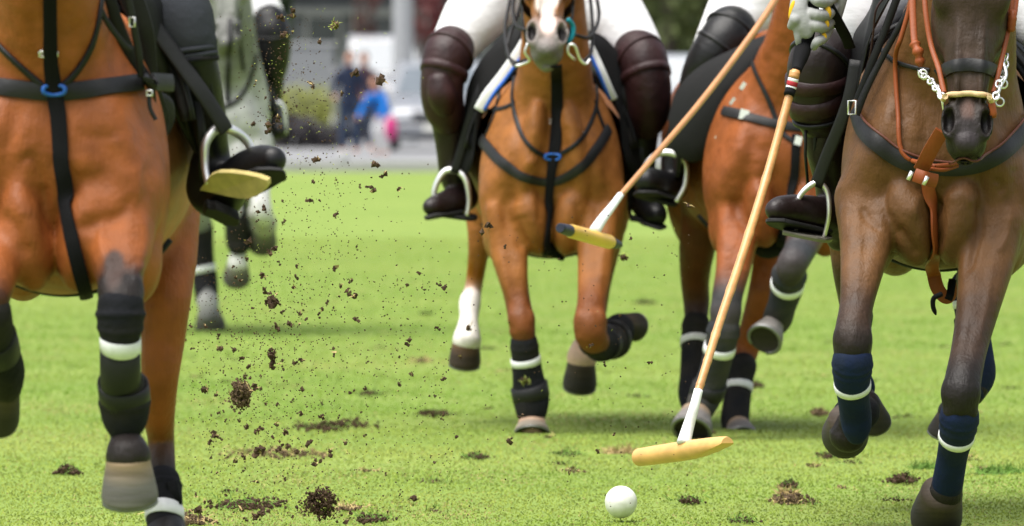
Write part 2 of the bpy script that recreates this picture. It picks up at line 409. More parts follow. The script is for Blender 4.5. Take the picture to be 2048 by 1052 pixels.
def knee(s, g, px, py, dy, r, c, h=1.0):
    """bony knobs of a knee seen from the front"""
    q = g.r(r, dy); p = g.p(px, py, dy)
    for sg in (1,-1): s.ell(p+Vector((sg*q*.55, -q*.15, q*.30*h)), (q*.48, q*.6, q*.75*h), None, .010, c); s.ell(p+Vector((sg*q*.50, -q*.05, -q*.75*h)), (q*.42, q*.5, q*.45*h), None, .010, c)
    s.ell(p+Vector((0, -q*.55, 0)), (q*.5, q*.45, q*.9*h), None, .012, c)
def forearm(s, g, rows, c, c2):
    """long muscles that run down the front of a forearm"""
    for off, f in ((-.42,.56), (.36,.60)):
        n = len(rows)
        s.limb([(g.p(x+off*r, y, dy)+Vector((0,-g.r(r)*.40,0)), g.r(r)*f*(1 if i < n-1 else .5), c if i < n-1 else c2) for i, (x, y, dy, r) in enumerate(rows)], k=.014)
def boot(g, rows, m, parent, stripe=None, cuffs=(), name='leg_boot', k=.01, straps=(), sm=None):
    """protective boot round a leg: rows are px,py,dy,r ; stripe = (px,py,dy,r,height,axis rows)"""
    s = SDF(.0042 if g.s > 700 else .006); s.limb(g.L(rows, 1.07), n=5, k=0, col=(0,0,0))
    a = Vector(rows[0][:2]); q = g.L(rows)
    q = g.L(rows, 1.07); A = (q[1][0]-q[0][0]).normalized(); B = (q[-1][0]-q[-2][0]).normalized()
    for (t, amp) in cuffs:   # padded rolls round the boot
        P, r, ax = along(q, t); s.ell(P, (r*(1+amp), r*(1+amp), r*.30), frame(ax, (0,-1,.01)), k=.006, col=(0,0,0))
    s.cut(A*-1, q[0][0]-A*.0) if False else None
    o = s.build(name, m, parent)
    for (t, h, amp) in straps:
        P, r, ax = along(q, t); band(P, ax, r*amp, h, LEATHM if m is NEO or m is NEOG else NEO, o, 'strap', th=.003)
    if stripe:
        for st in (stripe if isinstance(stripe, list) else [stripe]):
            t, h = st[:2]; P, r, ax = along(q, t); amp = 1.0
            band(P, ax, r*amp, h*1.15, sm or WTAPE, o, 'white_stripe', th=.0022, q=q, t=t)
    return o
def along(q, t):
    d = [(q[i+1][0]-q[i][0]).length for i in range(len(q)-1)]; T = sum(d)*t; i = 0
    while i < len(d)-1 and T > d[i]: T -= d[i]; i += 1
    f = T/d[i]; return q[i][0].lerp(q[i+1][0], f), lerp(q[i][1], q[i+1][1], f), (q[i+1][0]-q[i][0]).normalized()
def band(P, ax, r, h, m, parent, name, th=.002, q=None, t=0):
    u = ax.cross(Vector((0,-1,.01))).normalized(); v = ax.cross(u); n = 36; V = []
    prof = [(-.5,0),(-.47,1),(0,1.15),(.47,1),(.5,0),(.3,-2),(-.3,-2)]
    sd = random.random()*9
    for j in range(n):
        a = 2*math.pi*j/n; w_ = 1+.02*math.sin(3*a+sd)
        for (x, y) in prof: V.append(P+(u*math.cos(a)+v*math.sin(a))*(r*w_+y*th)+ax*(x*h*(1+.08*math.sin(2*a+sd))+h*.12*math.sin(a+sd)))
    m_ = len(prof); Fc = [(j*m_+i, j*m_+(i+1)%m_, ((j+1)%n)*m_+(i+1)%m_, ((j+1)%n)*m_+i) for j in range(n) for i in range(m_)]
    return obj(name, V, Fc, m, parent)

def torso(s, O, yaw, c, cd, k=1.0, wid=1.0, dark=None, light=None):
    """ribcage, shoulders, breast and haunches; O = point inside the front of the breast; x to the photo's right, y back"""
    M = Matrix.Rotation(yaw, 3, 'Z'); Mn = np.array(M)
    def E(x, y, z, rx, ry, rz, kk=.03, rot=None, col=None, both=False, sub=False):
        for sg in ((1,-1) if both else (1,)):
            r = Mn
            if rot:
                a = Matrix.Rotation(rot[0], 3, 'X') @ Matrix.Rotation(rot[1]*sg, 3, 'Y') @ Matrix.Rotation(rot[2]*sg, 3, 'Z')
                r = Mn @ np.array(a)
            s.ell(np.array(O)+Mn@np.array((x*sg*wid*k, y*k, z*k)), (rx*wid*k, ry*k, rz*k), r, kk, col or c, sub)
    E(0,.33,.03,.205,.34,.29,.04); E(0,.88,.02,.285,.60,.29,.06,col=light or c); E(0,1.45,.12,.26,.38,.27,.06)
    E(.14,1.48,-.02,.125,.26,.30,.06,both=True); E(0,.38,.34,.08,.30,.12,.06)
    E(.125,.26,.08,.098,.19,.29,.06,rot=(R(-20),R(-13),0),both=True)          # shoulder blade
    E(.148,.11,-.04,.078,.10,.12,.030,rot=(0,R(-8),0),both=True)           # point of the shoulder
    E(.062,.045,-.150,.058,.085,.12,.014,rot=(R(12),R(10),0),both=True)      # breast muscles
    E(.165,.17,-.20,.062,.10,.10,.02,both=True)                            # upper arm
    E(.055,.075,.06,.060,.09,.13,.034,rot=(R(-15),R(-12),0),both=True)
    E(.118,.06,.09,.040,.06,.12,.05,rot=(R(-20),R(-18),0),both=True,col=c)  # brachial neck muscle
    E(0,-.03,-.14,.008,.030,.10,.022,sub=True)                          # groove of the breast
    E(0,.5,-.20,.16,.4,.08,.05,col=light or c)
    return lambda x,y,z: Vector(O)+M@Vector((x*wid*k,y*k,z*k))

def head(s, poll, muz, side, c, cm, wd=1.0, blaze=None, parent=None):
    """head from poll to lips; side = direction of the horse's left eye in the photo's right"""
    a = (muz-poll); Lh = a.length; a = a/Lh; u = (Vector(side)-a*Vector(side).dot(a)).normalized()
    n = u.cross(a); n = -n if n.y > 0 else n; k = Lh/.55
    def P(x, t, z): return poll+u*(x*k*wd)+a*(t*Lh)+n*(z*k)
    Fm = np.array(Matrix((u, n, a)).transposed())
    def E(x, t, z, rx, rn, ra, kk=.02, col=None, sub=False):
        for sg in ((1,-1) if x else (1,)): s.ell(P(x*sg, t, z), (rx*k*wd, rn*k, ra*k), Fm, kk, col or c, sub)
    E(0,.05,-.03,.085,.09,.10,.03); E(0,.20,-.01,.092,.075,.12,.03); E(.070,.24,.012,.030,.035,.06,.02)
    E(.055,.30,-.075,.042,.085,.12,.02)                       # cheeks
    E(0,.42,-.02,.066,.06,.14,.03); E(0,.62,-.02,.052,.050,.14,.03)
    E(0,.84,-.02,.054,.052,.075,.02,cm); E(0,.93,-.028,.050,.045,.045,.018,cm)
    E(.038,.845,.008,.029,.028,.052,.010,cm)                    # nostril rims
    E(.047,.852,.022,.015,.022,.032,.006,None,True)
    E(0,.945,.012,.030,.022,.028,.012,cm); E(0,.965,-.055,.030,.030,.028,.012,cm); E(0,1.0,-.018,.05,.05,.0035,.004,cm,True)
    E(0,.60,-.085,.036,.045,.13,.03); E(0,.45,-.10,.05,.04,.12,.03)
    E(.030,.55,.030,.010,.012,.12,.012)
    E(.080,.235,.018,.016,.016,.018,.004,None,True)
    ears = []
    for sg in (1,-1):
        s.limb([(P(.055*sg,.0,-.02), .028*k), (P(.072*sg,-.12,-.02), .026*k), (P(.068*sg,-.24,.0), .006*k)], k=.015, col=c, flat=(tuple(n), .55))
    return P, u, n, a, k
def eyes(P, k, parent):
    for sg in (1,-1):
        mb = MB(); c = P(.077*sg,.235,.012); V = []; Fc = []
        for i in range(9):
            for j in range(14):
                th = math.pi*i/8; ph = 2*math.pi*j/14; V.append(c+Vector((math.sin(th)*math.cos(ph), math.sin(th)*math.sin(ph), math.cos(th)))*.019*k)
        for i in range(8):
            for j in range(14): Fc.append((i*14+j, i*14+(j+1)%14, (i+1)*14+(j+1)%14, (i+1)*14+j))
        mb.add(V, Fc); mb.build('eye', EYE, parent)

class Skin:
    """cast photo pixels onto a body's own surface so tack lies on it"""
    def __init__(s, g, *objs):
        s.g = g; s.t = []
        for (V, Fc) in objs: s.t.append(BVHTree.FromPolygons([Vector(v) for v in V], Fc.tolist() if hasattr(Fc, 'tolist') else Fc))
    def hit(s, px, py):
        d = W(px, py, 10)-Vector((0,0,CH)); d.normalize(); best = None
        for t in s.t:
            h = t.ray_cast(Vector((0,0,CH)), d)
            if h[0] is not None and (best is None or h[3] < best[2]): best = (h[0], h[1] if h[1].dot(d) < 0 else -h[1], h[3])
        return best
    def path(s, pts, n=8, lift=.004, smooth=3):
        """pts: (px,py) on the surface, (px,py,dy) at its own distance"""
        rows = []; free = []
        for p in pts: rows.append(p[:2]); free.append(p[2] if len(p) > 2 else None)
        q = spline(rows, n); P = []; N = []; D = []
        for i, (x, y) in enumerate(q):
            t = i/n; a = min(int(t), len(pts)-1); b = min(a+1, len(pts)-1); f = t-a
            if free[a] is not None and free[b] is not None: D.append(s.g.D+lerp(free[a], free[b], f)); N.append(None); continue
            h = s.hit(x, y)
            if h is None: D.append(None); N.append(None)
            else: D.append(h[0].y); N.append(h[1])
        ok = [i for i, d in enumerate(D) if d is not None]
        if not ok: D = [s.g.D]*len(D); ok = list(range(len(D)))
        D = list(np.interp(range(len(D)), ok, [D[i] for i in ok]))
        N = [n_ if n_ is not None else Vector((0,-1,.05)) for n_ in N]
        for _ in range(smooth):
            D = [min(D[i], (D[max(i-1,0)]+D[min(i+1,len(D)-1)])/2) if 0 < i < len(D)-1 else D[i] for i in range(len(D))]
            N = [(N[max(i-1,0)]+N[i]*2+N[min(i+1,len(N)-1)]).normalized() for i in range(len(N))]
        P = [W(q[i][0], q[i][1], D[i])+N[i]*lift for i in range(len(q))]
        return P, N
    def strap(s, mb, pts, w, th=.004, lift=.001, n=8, face=0):
        P, N = s.path(pts, n, lift)
        if face: N = [(a*(1-face)+Vector((0,-1,0))*face).normalized() for a in N]
        ww = [x*P[min(int(i*len(P)/max(len(w),1)), len(P)-1)].y/F for i, x in enumerate(w)] if hasattr(w, '__len__') else None
        W_ = [(np.interp(i/(len(P)-1), np.linspace(0,1,len(w)), w) if hasattr(w, '__len__') else w)*P[i].y/F for i in range(len(P))]
        ribbon(mb, P, N, W_, th); return mb
    def cord(s, mb, pts, r, lift=.004, n=8, seg=8):
        P, N = s.path(pts, n, lift); tube(mb, P, [r*p.y/F for p in P], seg); return mb

def buckle(mb, g, px, py, wpx, hpx, tree, ang=0, r=.0022):
    h = tree.hit(px, py); c = (h[0]+h[1]*.008) if h else g.p(px, py, 0); n = h[1] if h else Vector((0,-1,0))
    n = (n+Vector((0,-1,0))).normalized()
    u = Vector((math.cos(ang), 0, math.sin(ang))); u = (u-n*u.dot(n)).normalized(); v = n.cross(u); a = wpx*c.y/F/2; b = hpx*c.y/F/2
    P = [c+u*x*a+v*y*b for x, y in ((-1,-.8),(-.8,-1),(.8,-1),(1,-.8),(1,.8),(.8,1),(-.8,1),(-1,.8))]
    tube(mb, P, r, 6, closed=True); tube(mb, [c-u*a, c+u*a*1.1], r*.8, 6); return c, n

def pad_and_saddle(g, T, horse, k=1.0, trim=BLUEC, flap=LEATH, padmat=NEO, y0=.42, y1=1.05, white=False, x1=1.0):
    """saddle pad arched over the back with its trim, and the saddle with two flaps and girth"""
    def arch(y, r, f, a0=-80, a1=80, n=30, th=.012, drop=0):
        out = []
        for i in range(n+1):
            a = R(lerp(a0, a1, i/n)); s_ = math.sin(a); c_ = math.cos(a)
            out.append((s_*(.262+r)*(1 if abs(s_) < 2 else 1), y, .03+(.335+r)*c_ if c_ > 0 else .03+(.335+r)*c_*1.0))
        return out
    V = []; n = 30; rows = [(y0, .012), (y0+.02, .030), (lerp(y0,y1,.3), .040), (lerp(y0,y1,.7), .040), (y1-.02,.036), (y1,.02)]
    for (y, r) in rows: V += [T(*p) for p in arch(y, r+(.0), 0)]
    m = n+1; Fc = [(i*m+j, i*m+j+1, (i+1)*m+j+1, (i+1)*m+j) for i in range(len(rows)-1) for j in range(n)]
    o = obj('saddle_pad', V, Fc, WHT if white else padmat, horse)
    sd = o.modifiers.new('thick', 'SOLIDIFY'); sd.thickness = .016; sd.offset = -1
    mb = MB(); tube(mb, [T(*p) for p in arch(y0, .027, 0)], .0085, 8, flat=.6); mb.build('pad_trim', trim, o)
    # saddle: seat as a curved body with pommel and cantle
    s = SDF(.012)
    for i in range(9):
        t = i/8; y = lerp(y0+.08, y1-.08, t); z = .36+.05*(2*t-1)**2+(.03 if t > .8 else 0); s.ell(T(0,y,z), (.085+.09*t, .07, .035), None, .05)
    sad = s.build('saddle', LEATH, horse)
    for sg in (1,-1):
        pts = [(.0,-.02),(-.02,-.16),(-.04,-.27),(.02,-.36),(.18,-.36),(.30,-.28),(.34,-.1),(.3,.05)]
        V = []; sp = spline([(a, b) for a, b in pts], 4)
        c0 = (.16, -.2)
        for th in (0, .014):
            for (a, b) in sp:
                z = .33+b; ang = math.acos(max(-1, min(1, (z-.03)/.40))); x = (.275+th+.022)*max(.35, math.sin(ang)) if z > .03 else .297+th
                V.append(T(sg*x, y0+.08+a, z))
            V.append(T(sg*(.305+th), y0+.08+c0[0], .33+c0[1]))
        q = len(sp); Fc = []
        for i in range(q-1):
            Fc += [(i, i+1, q), (i+q+1, 2*q+1, i+q+2), (i, i+q+1, i+q+2, i+1)]
        obj('saddle_flap', V, Fc, flap, sad, smooth=True, sharp=50)
    mb = MB(); P = [T(*p) for p in [(math.sin(R(a))*(.29), y0+.14, .02+math.cos(R(a))*.30) for a in np.linspace(128, 232, 25)]]
    Nn = [(p-T(0,y0+.14,.02)).normalized() for p in P]; ribbon(mb, P, Nn, .085, .008); mb.build('girth', NEO, horse)
    return o, sad

def mane_tail(g, T, horse, poll, wither, cm, tl=.75, n=70):
    mb = MB()
    for i in range(n):        # hogged mane: a short ridge of hair
        t = i/n; p = poll.lerp(wither, t)+Vector((random.gauss(0,.006), random.gauss(0,.01), .07+.05*math.sin(t*3.1)))
        tube(mb, [p-Vector((0,0,.06)), p+Vector((random.gauss(0,.004), .01, .02))], [.010,.003], 5)
    mb.build('mane', cm, horse)
    mb = MB()
    a = T(0,1.80,.25)
    for i in range(26):
        d = Vector((random.gauss(0,.03), random.gauss(0,.03), 0))
        tube(mb, [a+d*.2, a+Vector((0,.10,-.05))+d, a+Vector((0,.14,-.3))+d*1.5, a+Vector((0,.12,-.3-tl*.3))+d*.9], [.018,.02,.018,.008], 6)
    mb.build('tail', cm, horse)
HAIR = mat('dark_hair', (.02,.014,.01), .6, .4, bump=.6, bscale=200)
HAIRG = mat('grey_hair', (.30,.29,.28), .6, .4, bump=.6, bscale=200)

def stirrup(parent, Vq, tread, arch, rad=.0055, m=STEEL, pad=True, padm=RUB, name='stirrup_iron'):
    """arch: list of points from one end of the tread over the eye to the other; tread: four corners"""
    mb = MB(); sp = spline([tuple(p) for p in arch], 7); nn = len(sp)
    rr = [rad*(1.35-.5*abs(2*i/(nn-1)-1)) for i in range(nn)]
    tube(mb, sp, rr, 10); o = mb.build(name, m, parent)
    c = [Vector(p) for p in tread]; n = (c[1]-c[0]).cross(c[3]-c[0]).normalized(); n = n if n.z > 0 else -n
    mb = MB(); t = .009
    cc = sum(c, Vector())/4
    ring = spline([tuple(lerp(cc, p, 1.0)) for p in (c+[c[0]])], 4)[:-1]
    ring = [cc+(Vector(p)-cc) for p in ring]; N = len(ring)
    V = [p+n*t*.5 for p in ring]+[cc+(p-cc)*1.03 for p in ring]+[p-n*t*.9 for p in ring]
    Fc = [tuple(range(N)), tuple(2*N+i for i in range(N))[::-1]]+[(i, (i+1)%N, N+(i+1)%N, N+i) for i in range(N)]+[(N+i, N+(i+1)%N, 2*N+(i+1)%N, 2*N+i) for i in range(N)]
    mb.add(V, Fc); mb.build('tread_pad', padm, o, smooth=False)
    return o
def start_horse(name, g, O, yaw, c, vox, k=1.0, wid=1.0, light=None):
    s = SDF(vox); T = torso(s, O, yaw, c, None, k, wid, light=light); return s, T
def finish(s, g, label, group='galloping polo ponies', sig=.012, paint=(), lines=(), nose=None):
    paint = list(paint)
    if nose:
        for sg in (1,-1): paint.append((nose[0](.046*sg,.852,.010), (.014*nose[1],.03,.028*nose[1]), .35, (.006,.004,.004), 1))
    b0 = np.min([s.bb(p)[0] for p in s.P if not p['sub']], 0)
    o = s.build('horse', COAT, None, vcol=True, sig=sig, paint=paint, post=sculpt(g, lines) if lines else None, org=(W(1024,0,g.D).x*0+s.P[0]['c'][0], g.D+.8, 0.0))
    tag(o, label, 'horse', group); return o
L1 = [([(150,262),(190,274),(250,262)],14,-4), ([(272,385),(240,430),(190,446),(150,462)],16,-12), ([(300,320),(294,390),(268,440)],14,-6), ([(86,365),(91,420),(97,480)],10,-11),
 ([(38,335),(60,312),(78,342),(87,368)],9,-7), ([(112,295),(132,330),(116,366)],13,6), ([(52,345),(38,390),(55,440)],20,7), ([(150,345),(175,330),(235,335),(262,370)],26,7), ([(208,430),(202,480),(214,530)],8,5), ([(286,430),(292,500),(270,560)],12,6),
 ([(252,530),(275,522),(292,526)],5,-3), ([(256,556),(274,550),(288,552)],5,-3), ([(10,300),(30,250),(25,210)],12,-5), ([(0,430),(30,455),(60,520)],14,-9), ([(215,215),(235,300),(240,360)],9,3), ([(175,85),(160,140)],10,-4), ([(60,20),(70,100),(80,150)],16,-6), ([(150,40),(140,110)],14,-5)]
L2 = [([(1055,318),(1068,330)],18,10), ([(1012,395),(1016,440),(1034,472),(1048,505)],12,-11), ([(1035,405),(1044,435)],20,8), ([(1152,400),(1160,440),(1150,480)],12,-9), ([(1040,240),(1052,290),(1078,318)],14,-8), ([(1130,250),(1128,300)],12,-7), ([(1066,200),(1072,280)],12,6),
 ([(985,290),(995,350),(990,400)],12,-4), ([(1225,300),(1215,370),(1200,420)],12,-6), ([(1080,380),(1082,450)],9,-8), ([(1120,385),(1124,450)],16,5), ([(1000,500),(1012,560),(1030,610)],7,3), ([(1206,500),(1200,570)],7,3)]
L3 = [([(1495,275),(1520,300),(1550,288)],12,-6), ([(1466,395),(1480,440),(1505,462)],12,-11), ([(1545,335),(1552,395),(1545,440)],12,-9), ([(1510,330),(1520,400)],22,7), ([(1600,370),(1585,430)],12,-7), ([(1530,110),(1525,180)],14,-5), ([(1478,420),(1466,500)],8,4)]
L4 = [([(1874,395),(1880,440),(1872,505)],9,-15), ([(1958,398),(1964,445),(1948,500),(1936,545)],10,-13), ([(1988,358),(2003,370),(1997,388)],6,-7), ([(2022,425),(2012,475),(1992,508)],7,7), ([(1720,412),(1738,440),(1764,462)],8,-7), ([(1792,452),(1815,482),(1838,512)],11,-11),
 ([(1893,400),(1925,388),(1948,412)],11,6), ([(1852,392),(1835,400),(1825,440)],12,6), ([(1985,520),(1975,600),(1958,685)],6,4), ([(1722,470),(1717,545),(1710,600)],6,4), ([(1705,400),(1700,450)],10,-4), ([(1945,640),(1930,720)],7,-4), ([(1790,180),(1800,250)],14,-6), ([(1840,170),(1850,250),(1845,300)],14,-6), ([(2030,330),(2035,400)],12,-5), ([(1760,330),(1780,380),(1770,430)],20,6)]
LEGK = .01
# ================================================================ far left: big orange bay with black boots
g1 = Rig(950)
C = (.262,.076,.018); CK = (.050,.026,.019); CB = (.017,.013,.012); CL = (.36,.14,.065)
O1 = g1.p(108, 330, 0)
s, T1 = start_horse('h1', g1, O1, R(0), C, .0075, k=1.0, wid=.98, light=CL)
s.limb(g1.L([(112,190,.22,165),(100,60,.10,142),(85,-80,-.02,120),(70,-230,-.15,98),(65,-360,-.2,80)]), k=.05, col=C, flat=((1,0,0), .84))
P1, u, n, a, k1 = head(s, g1.p(60,-440,-.25), g1.p(52,-75,-.62), (1,0,0), C, CK)
s.limb(g1.L([(222,360,.15,74,C),(232,450,.08,70,C),(238,520,-.02,54,C),(240,570,-.08,45,CK),(242,605,-.12,44,CB),(240,660,-.12,35,CB),(240,740,-.06,31,CB),(245,800,0,36,CB),(248,850,.02,31,CB),(252,882,0,32,CB),(256,910,-.03,46,CB)]), k=.02)
s.ell(g1.p(218,460,.03), (.035,.06,.11), None, .05, C); s.ell(g1.p(262,440,.04), (.035,.07,.10), None, .05, C)
s.limb(g1.L([(15,360,.15,74,C),(5,470,.08,64,C),(-18,560,-.05,50,C),(-28,615,-.1,45,CB),(-12,680,.02,36,CB),(6,735,.15,36,CB),(10,775,.2,34,CB)]), k=.02)
s.limb(g1.L([(300,330,1.15,110,C),(330,440,1.1,70,C),(337,520,1.05,57,C),(332,600,1.0,50,C),(326,680,1.0,44,C),(320,760,1.0,37,C),(318,830,1.05,32,C),(322,880,1.1,27,(.12,.05,.02)),(325,950,1.05,27,CB),(330,1050,.98,27,CB),(335,1150,.9,30,CB),(338,1200,.85,30,CB)]), k=.04)
s.limb(g1.L([(-80,330,1.15,110,C),(-110,520,1.05,57,C),(-112,700,.95,42,C),(-105,830,1.1,31,C),(-108,950,1.2,25,CB),(-100,1060,1.25,29,CB),(-98,1120,1.2,28,CB)]), k=.04)
forearm(s, g1, [(226,400,.10,66),(234,460,.04,62),(239,520,-.04,50),(241,562,-.09,42)], C, CB)
knee(s, g1, 242, 592, -.10, 44, CB)
H1 = finish(s, g1, 'orange bay pony with black leg boots filling the left edge of the field', paint=[(g1.p(228,545,-.08), (.022,.12,.045), .35, (.05,.028,.022), 1)], lines=L1); eyes(P1, k1, H1)
K1 = Skin(g1, (s.V, s.F))
mane_tail(g1, T1, H1, g1.p(60,-440,-.1), T1(0,.35,.42), HAIR)
hoof(g1, (256,912,-.03), (260,998,.0), 48, 57, HOOFM, H1)
hoof(g1, (10,775,.2), (-2,838,.30), 34, 41, HOOFD, H1)
hoof(g1, (338,1195,.85), (342,1262,.8), 40, 46, HOOFD, H1); hoof(g1, (-98,1115,1.2), (-96,1175,1.15), 40, 46, HOOFD, H1)
boot(g1, [(241,612,-.12,44),(241,640,-.12,44),(240,680,-.11,37),(241,735,-.08,35),(246,775,-.04,43),(249,800,-.02,48),(250,830,-.01,44),(250,852,-.01,33)], NEO, H1,
     stripe=(.28,.030,1.02), cuffs=((.06,.10),(.16,.06),(.82,.04)), straps=((.46,.085,1.01),(.72,.05,1.02)))
boot(g1, [(-24,625,-.1,44),(-10,680,.02,39),(4,735,.13,42),(8,762,.18,37)], NEO, H1, straps=((.5,.08,1.02),))
boot(g1, [(325,965,1.04,34),(327,1000,1.02,36),(330,1060,.98,34),(334,1130,.92,40),(336,1170,.9,34)], NEO, H1, stripe=(.30,.028,1.02), cuffs=((.04,.08),), straps=((.6,.08,1.02),))
mb = MB(); mb.box(g1.p(349,985,1.0), .022, .03, .055, Matrix.Rotation(R(-12),3,'Y')); mb.build('boot_tab', NEO, H1)
boot(g1, [(-107,940,1.2,34),(-104,1000,1.22,34),(-100,1070,1.25,38),(-99,1100,1.2,32)], NEO, H1, stripe=(.25,.028,1.02))
# tack
br = empty('breastplate', (0,0,0)); br.parent = H1; ORG[br.name] = ORG[H1.name]
def tackmesh(name, m, parent, fn):
    mb = MB(); fn(mb); return mb.build(name, m, parent, smooth=True, sharp=60)
tackmesh('breast_strap', LEATHM, br, lambda mb: K1.strap(mb, [(-120,182),(-40,172),(30,177),(110,184),(200,176),(262,168),(300,164,.05),(343,166,.16)], 36, .006, lift=.004))
tackmesh('standing_martingale', WEB, br, lambda mb: K1.strap(mb, [(98,-60),(100,60),(102,120),(108,180),(118,240),(124,320),(134,400),(146,470),(160,540),(172,590)], [28,28,30,34,33,33,33,32,30,28], .005, lift=.008))
tackmesh('neck_strap', LEATH, br, lambda mb: (K1.strap(mb, [(205,-60),(198,20),(182,90),(150,145),(116,180)], 14, .005, lift=.003), K1.strap(mb, [(-30,50),(-5,85),(40,130),(95,180)], 14, .005, lift=.003)))
def ring_(K, g, px, py, rx, ry, r, name, m, parent):
    h = K.hit(px, py); c = (h[0] if h else g.p(px, py, 0))+Vector((0,-.014,0)); P = []
    for j in range(18):
        a = 2*math.pi*j/18; P.append(c+Vector((math.cos(a)*g.r(rx), -.004*math.cos(2*a), math.copysign(abs(math.sin(a))**.7, math.sin(a))*g.r(ry))))
    mb = MB(); tube(mb, P, r, 8, closed=True); return mb.build(name, m, parent)
ring_(K1, g1, 109, 180, 22, 10, .0050, 'rubber_ring', BLUE, br)
mb = MB(); buckle(mb, g1, 97, 104, 36, 12, K1); mb.build('buckle', STEEL, br)
pad1, sad1 = pad_and_saddle(g1, T1, H1, y0=.40, white=False, trim=LEATH)
tackmesh('girth_strap', LEATH, sad1, lambda mb: (K1.strap(mb, [(212,-20,.1),(236,50,.12),(262,110,.14),(292,165,.16),(300,220,.2),(298,300,.26),(296,340,.3)], [26,26,24,30,26,16,10], .006),
    K1.strap(mb, [(250,-40,.2),(285,60,.22),(300,160,.25),(322,240,.3),(318,270,.3)], [50,44,34,36,22], .006)))
tackmesh('billet_strap', LEATHM, sad1, lambda mb: (K1.strap(mb, [(255,-10,.05),(266,45,.06),(278,110,.08),(282,152,.1)], 15, .005), K1.strap(mb, [(195,5,.02),(215,45,.03),(245,85,.05),(262,100,.06)], 12, .004),
    K1.strap(mb, [(298,185,.06),(300,215,.06),(312,240,.06)], 9, .004)))
mb = MB()
for (x, y) in ((264,44),(299,186)):
    mb = MB(); c = g1.p(x, y, .02); w_ = g1.r(9); h_ = g1.r(9 if y < 100 else 5)
    tube(mb, [c+Vector((a*w_*.6,0,b*h_)) for a, b in ((-1,-1),(1,-1),(1,1),(-1,1))], .0022, 6, closed=True); mb.build('buckle', STEEL, sad1)

# ================================================================ middle: golden bay with white-grey muzzle
g2 = Rig(592)
C = (.255,.094,.021); CK = (.15,.046,.010); CB = (.03,.018,.014); CW = (.72,.68,.64); CG = (.19,.175,.17)
O2 = g2.p(1103, 352, 0)
s, T2 = start_horse('h2', g2, O2, R(0), C, .0085, k=1.0, wid=1.03)
s.limb(g2.L([(1108,280,.26,108),(1108,200,.16,84),(1110,110,.06,70),(1108,10,0,62),(1104,-90,-.02,54),(1100,-150,-.05,46)]), k=.05, col=C)
s.ell(g2.p(1062,300,.02), (.045,.07,.17), rotm((0,1,0), R(10)), .02, C); s.ell(g2.p(1150,300,.02), (.045,.07,.17), rotm((0,1,0), R(-10)), .02, C)
P2, u, n, a, k2 = head(s, g2.p(1098,-190,-.10), g2.p(1093,118,-.42), (1,0,0), C, CG, wd=.98)
s.limb(g2.L([(1012,400,.12,52,C),(1014,460,.10,46,C),(1020,520,.05,35,C),(1033,590,0,26,CK),(1044,648,-.05,26,CK),(1049,690,-.04,22,CB),(1056,760,0,21,CB),(1062,805,.02,24,CB),(1063,832,.01,23,(.42,.26,.17)),(1064,850,0,29,(.5,.33,.23))]), k=.02)
s.limb(g2.L([(1200,400,.12,54,C),(1196,470,.06,44,C),(1190,540,-.05,33,C),(1184,600,-.16,29,CK),(1180,655,-.24,33,CK),(1190,682,-.2,28,CK),(1212,680,-.02,22,CB),(1232,664,.1,22,CB),(1240,652,.14,20,CB),(1246,648,.18,22,CG)]), k=.02)
s.limb(g2.L([(990,360,1.15,75,C),(968,440,1.1,36,C),(958,500,1.1,22,C),(951,550,1.15,18,C),(945,585,1.15,18,(.5,.36,.28)),(940,605,1.1,22,CW),(938,635,1.05,19,CW),(936,655,1.02,22,CW),(934,680,1.0,29,CW)]), k=.04, flat=None)
s.limb(g2.L([(1205,360,1.15,75,C),(1208,470,1.1,40,C),(1200,560,1.1,24,CK),(1190,640,1.2,20,CK),(1176,680,1.1,20,(.5,.33,.23)),(1166,695,1.05,23,(.55,.38,.28)),(1164,715,1.0,31,(.55,.38,.28))]), k=.04)
CP = (.62,.46,.42)
paint = [(P2(0,.62,.04), (.040,.08,.09), .4, (.75,.66,.62), 1), (P2(0,.80,.045), (.026,.05,.06), .4, (.72,.55,.51), 1), (P2(0,.97,0), (.06,.08,.035), .5, (.12,.11,.10), .9)]
forearm(s, g2, [(1012,420,.08,42),(1018,490,.06,38),(1027,555,.01,29),(1036,605,-.02,24)], C, CK); forearm(s, g2, [(1198,430,.06,42),(1193,500,0,37),(1187,570,-.1,30),(1183,615,-.18,28)], C, CK)
knee(s, g2, 1043, 645, -.05, 26, CK); knee(s, g2, 1181, 650, -.24, 32, CK)
H2 = finish(s, g2, 'golden brown pony with a pale grey muzzle galloping in the middle of the field', paint=paint, lines=L2, nose=(P2,k2)); eyes(P2, k2, H2)
K2 = Skin(g2, (s.V, s.F))
mane_tail(g2, T2, H2, g2.p(1100,-170,.02), T2(0,.35,.42), HAIR)
hoof(g2, (1064,846,0), (1064,868,-.02), 30, 36, mat('pale_hoof', (.30,.20,.14), .6, .3, var=.3, bump=.5, bscale=30, stretch=(1,1,.3)), H2)
hoof(g2, (1246,646,.16), (1269,653,.22), 22, 29, HOOFD, H2)
hoof(g2, (933,676,1.0), (929,728,1.03), 29, 32, mat('brown_hoof', (.07,.042,.028), .55, .3, var=.4, bump=.5, bscale=30, stretch=(1,1,.3)), H2)
hoof(g2, (1163,722,1.0), (1159,772,1.04), 31, 34, HOOFD, H2)
boot(g2, [(1048,686,-.04,26),(1052,720,-.02,27),(1057,760,0,30),(1062,790,.01,34),(1063,815,.01,31),(1063,832,.01,24)], NEO, H2, stripe=(.25,.022,1.04), straps=((.68,.05,1.02),), cuffs=((.05,.05),))
boot(g2, [(1186,683,-.2,28),(1206,686,-.06,32),(1226,678,.06,34),(1236,662,.1,31),(1240,652,.14,24)], NEO, H2, straps=((.4,.04,1.04),(.7,.04,1.04)))
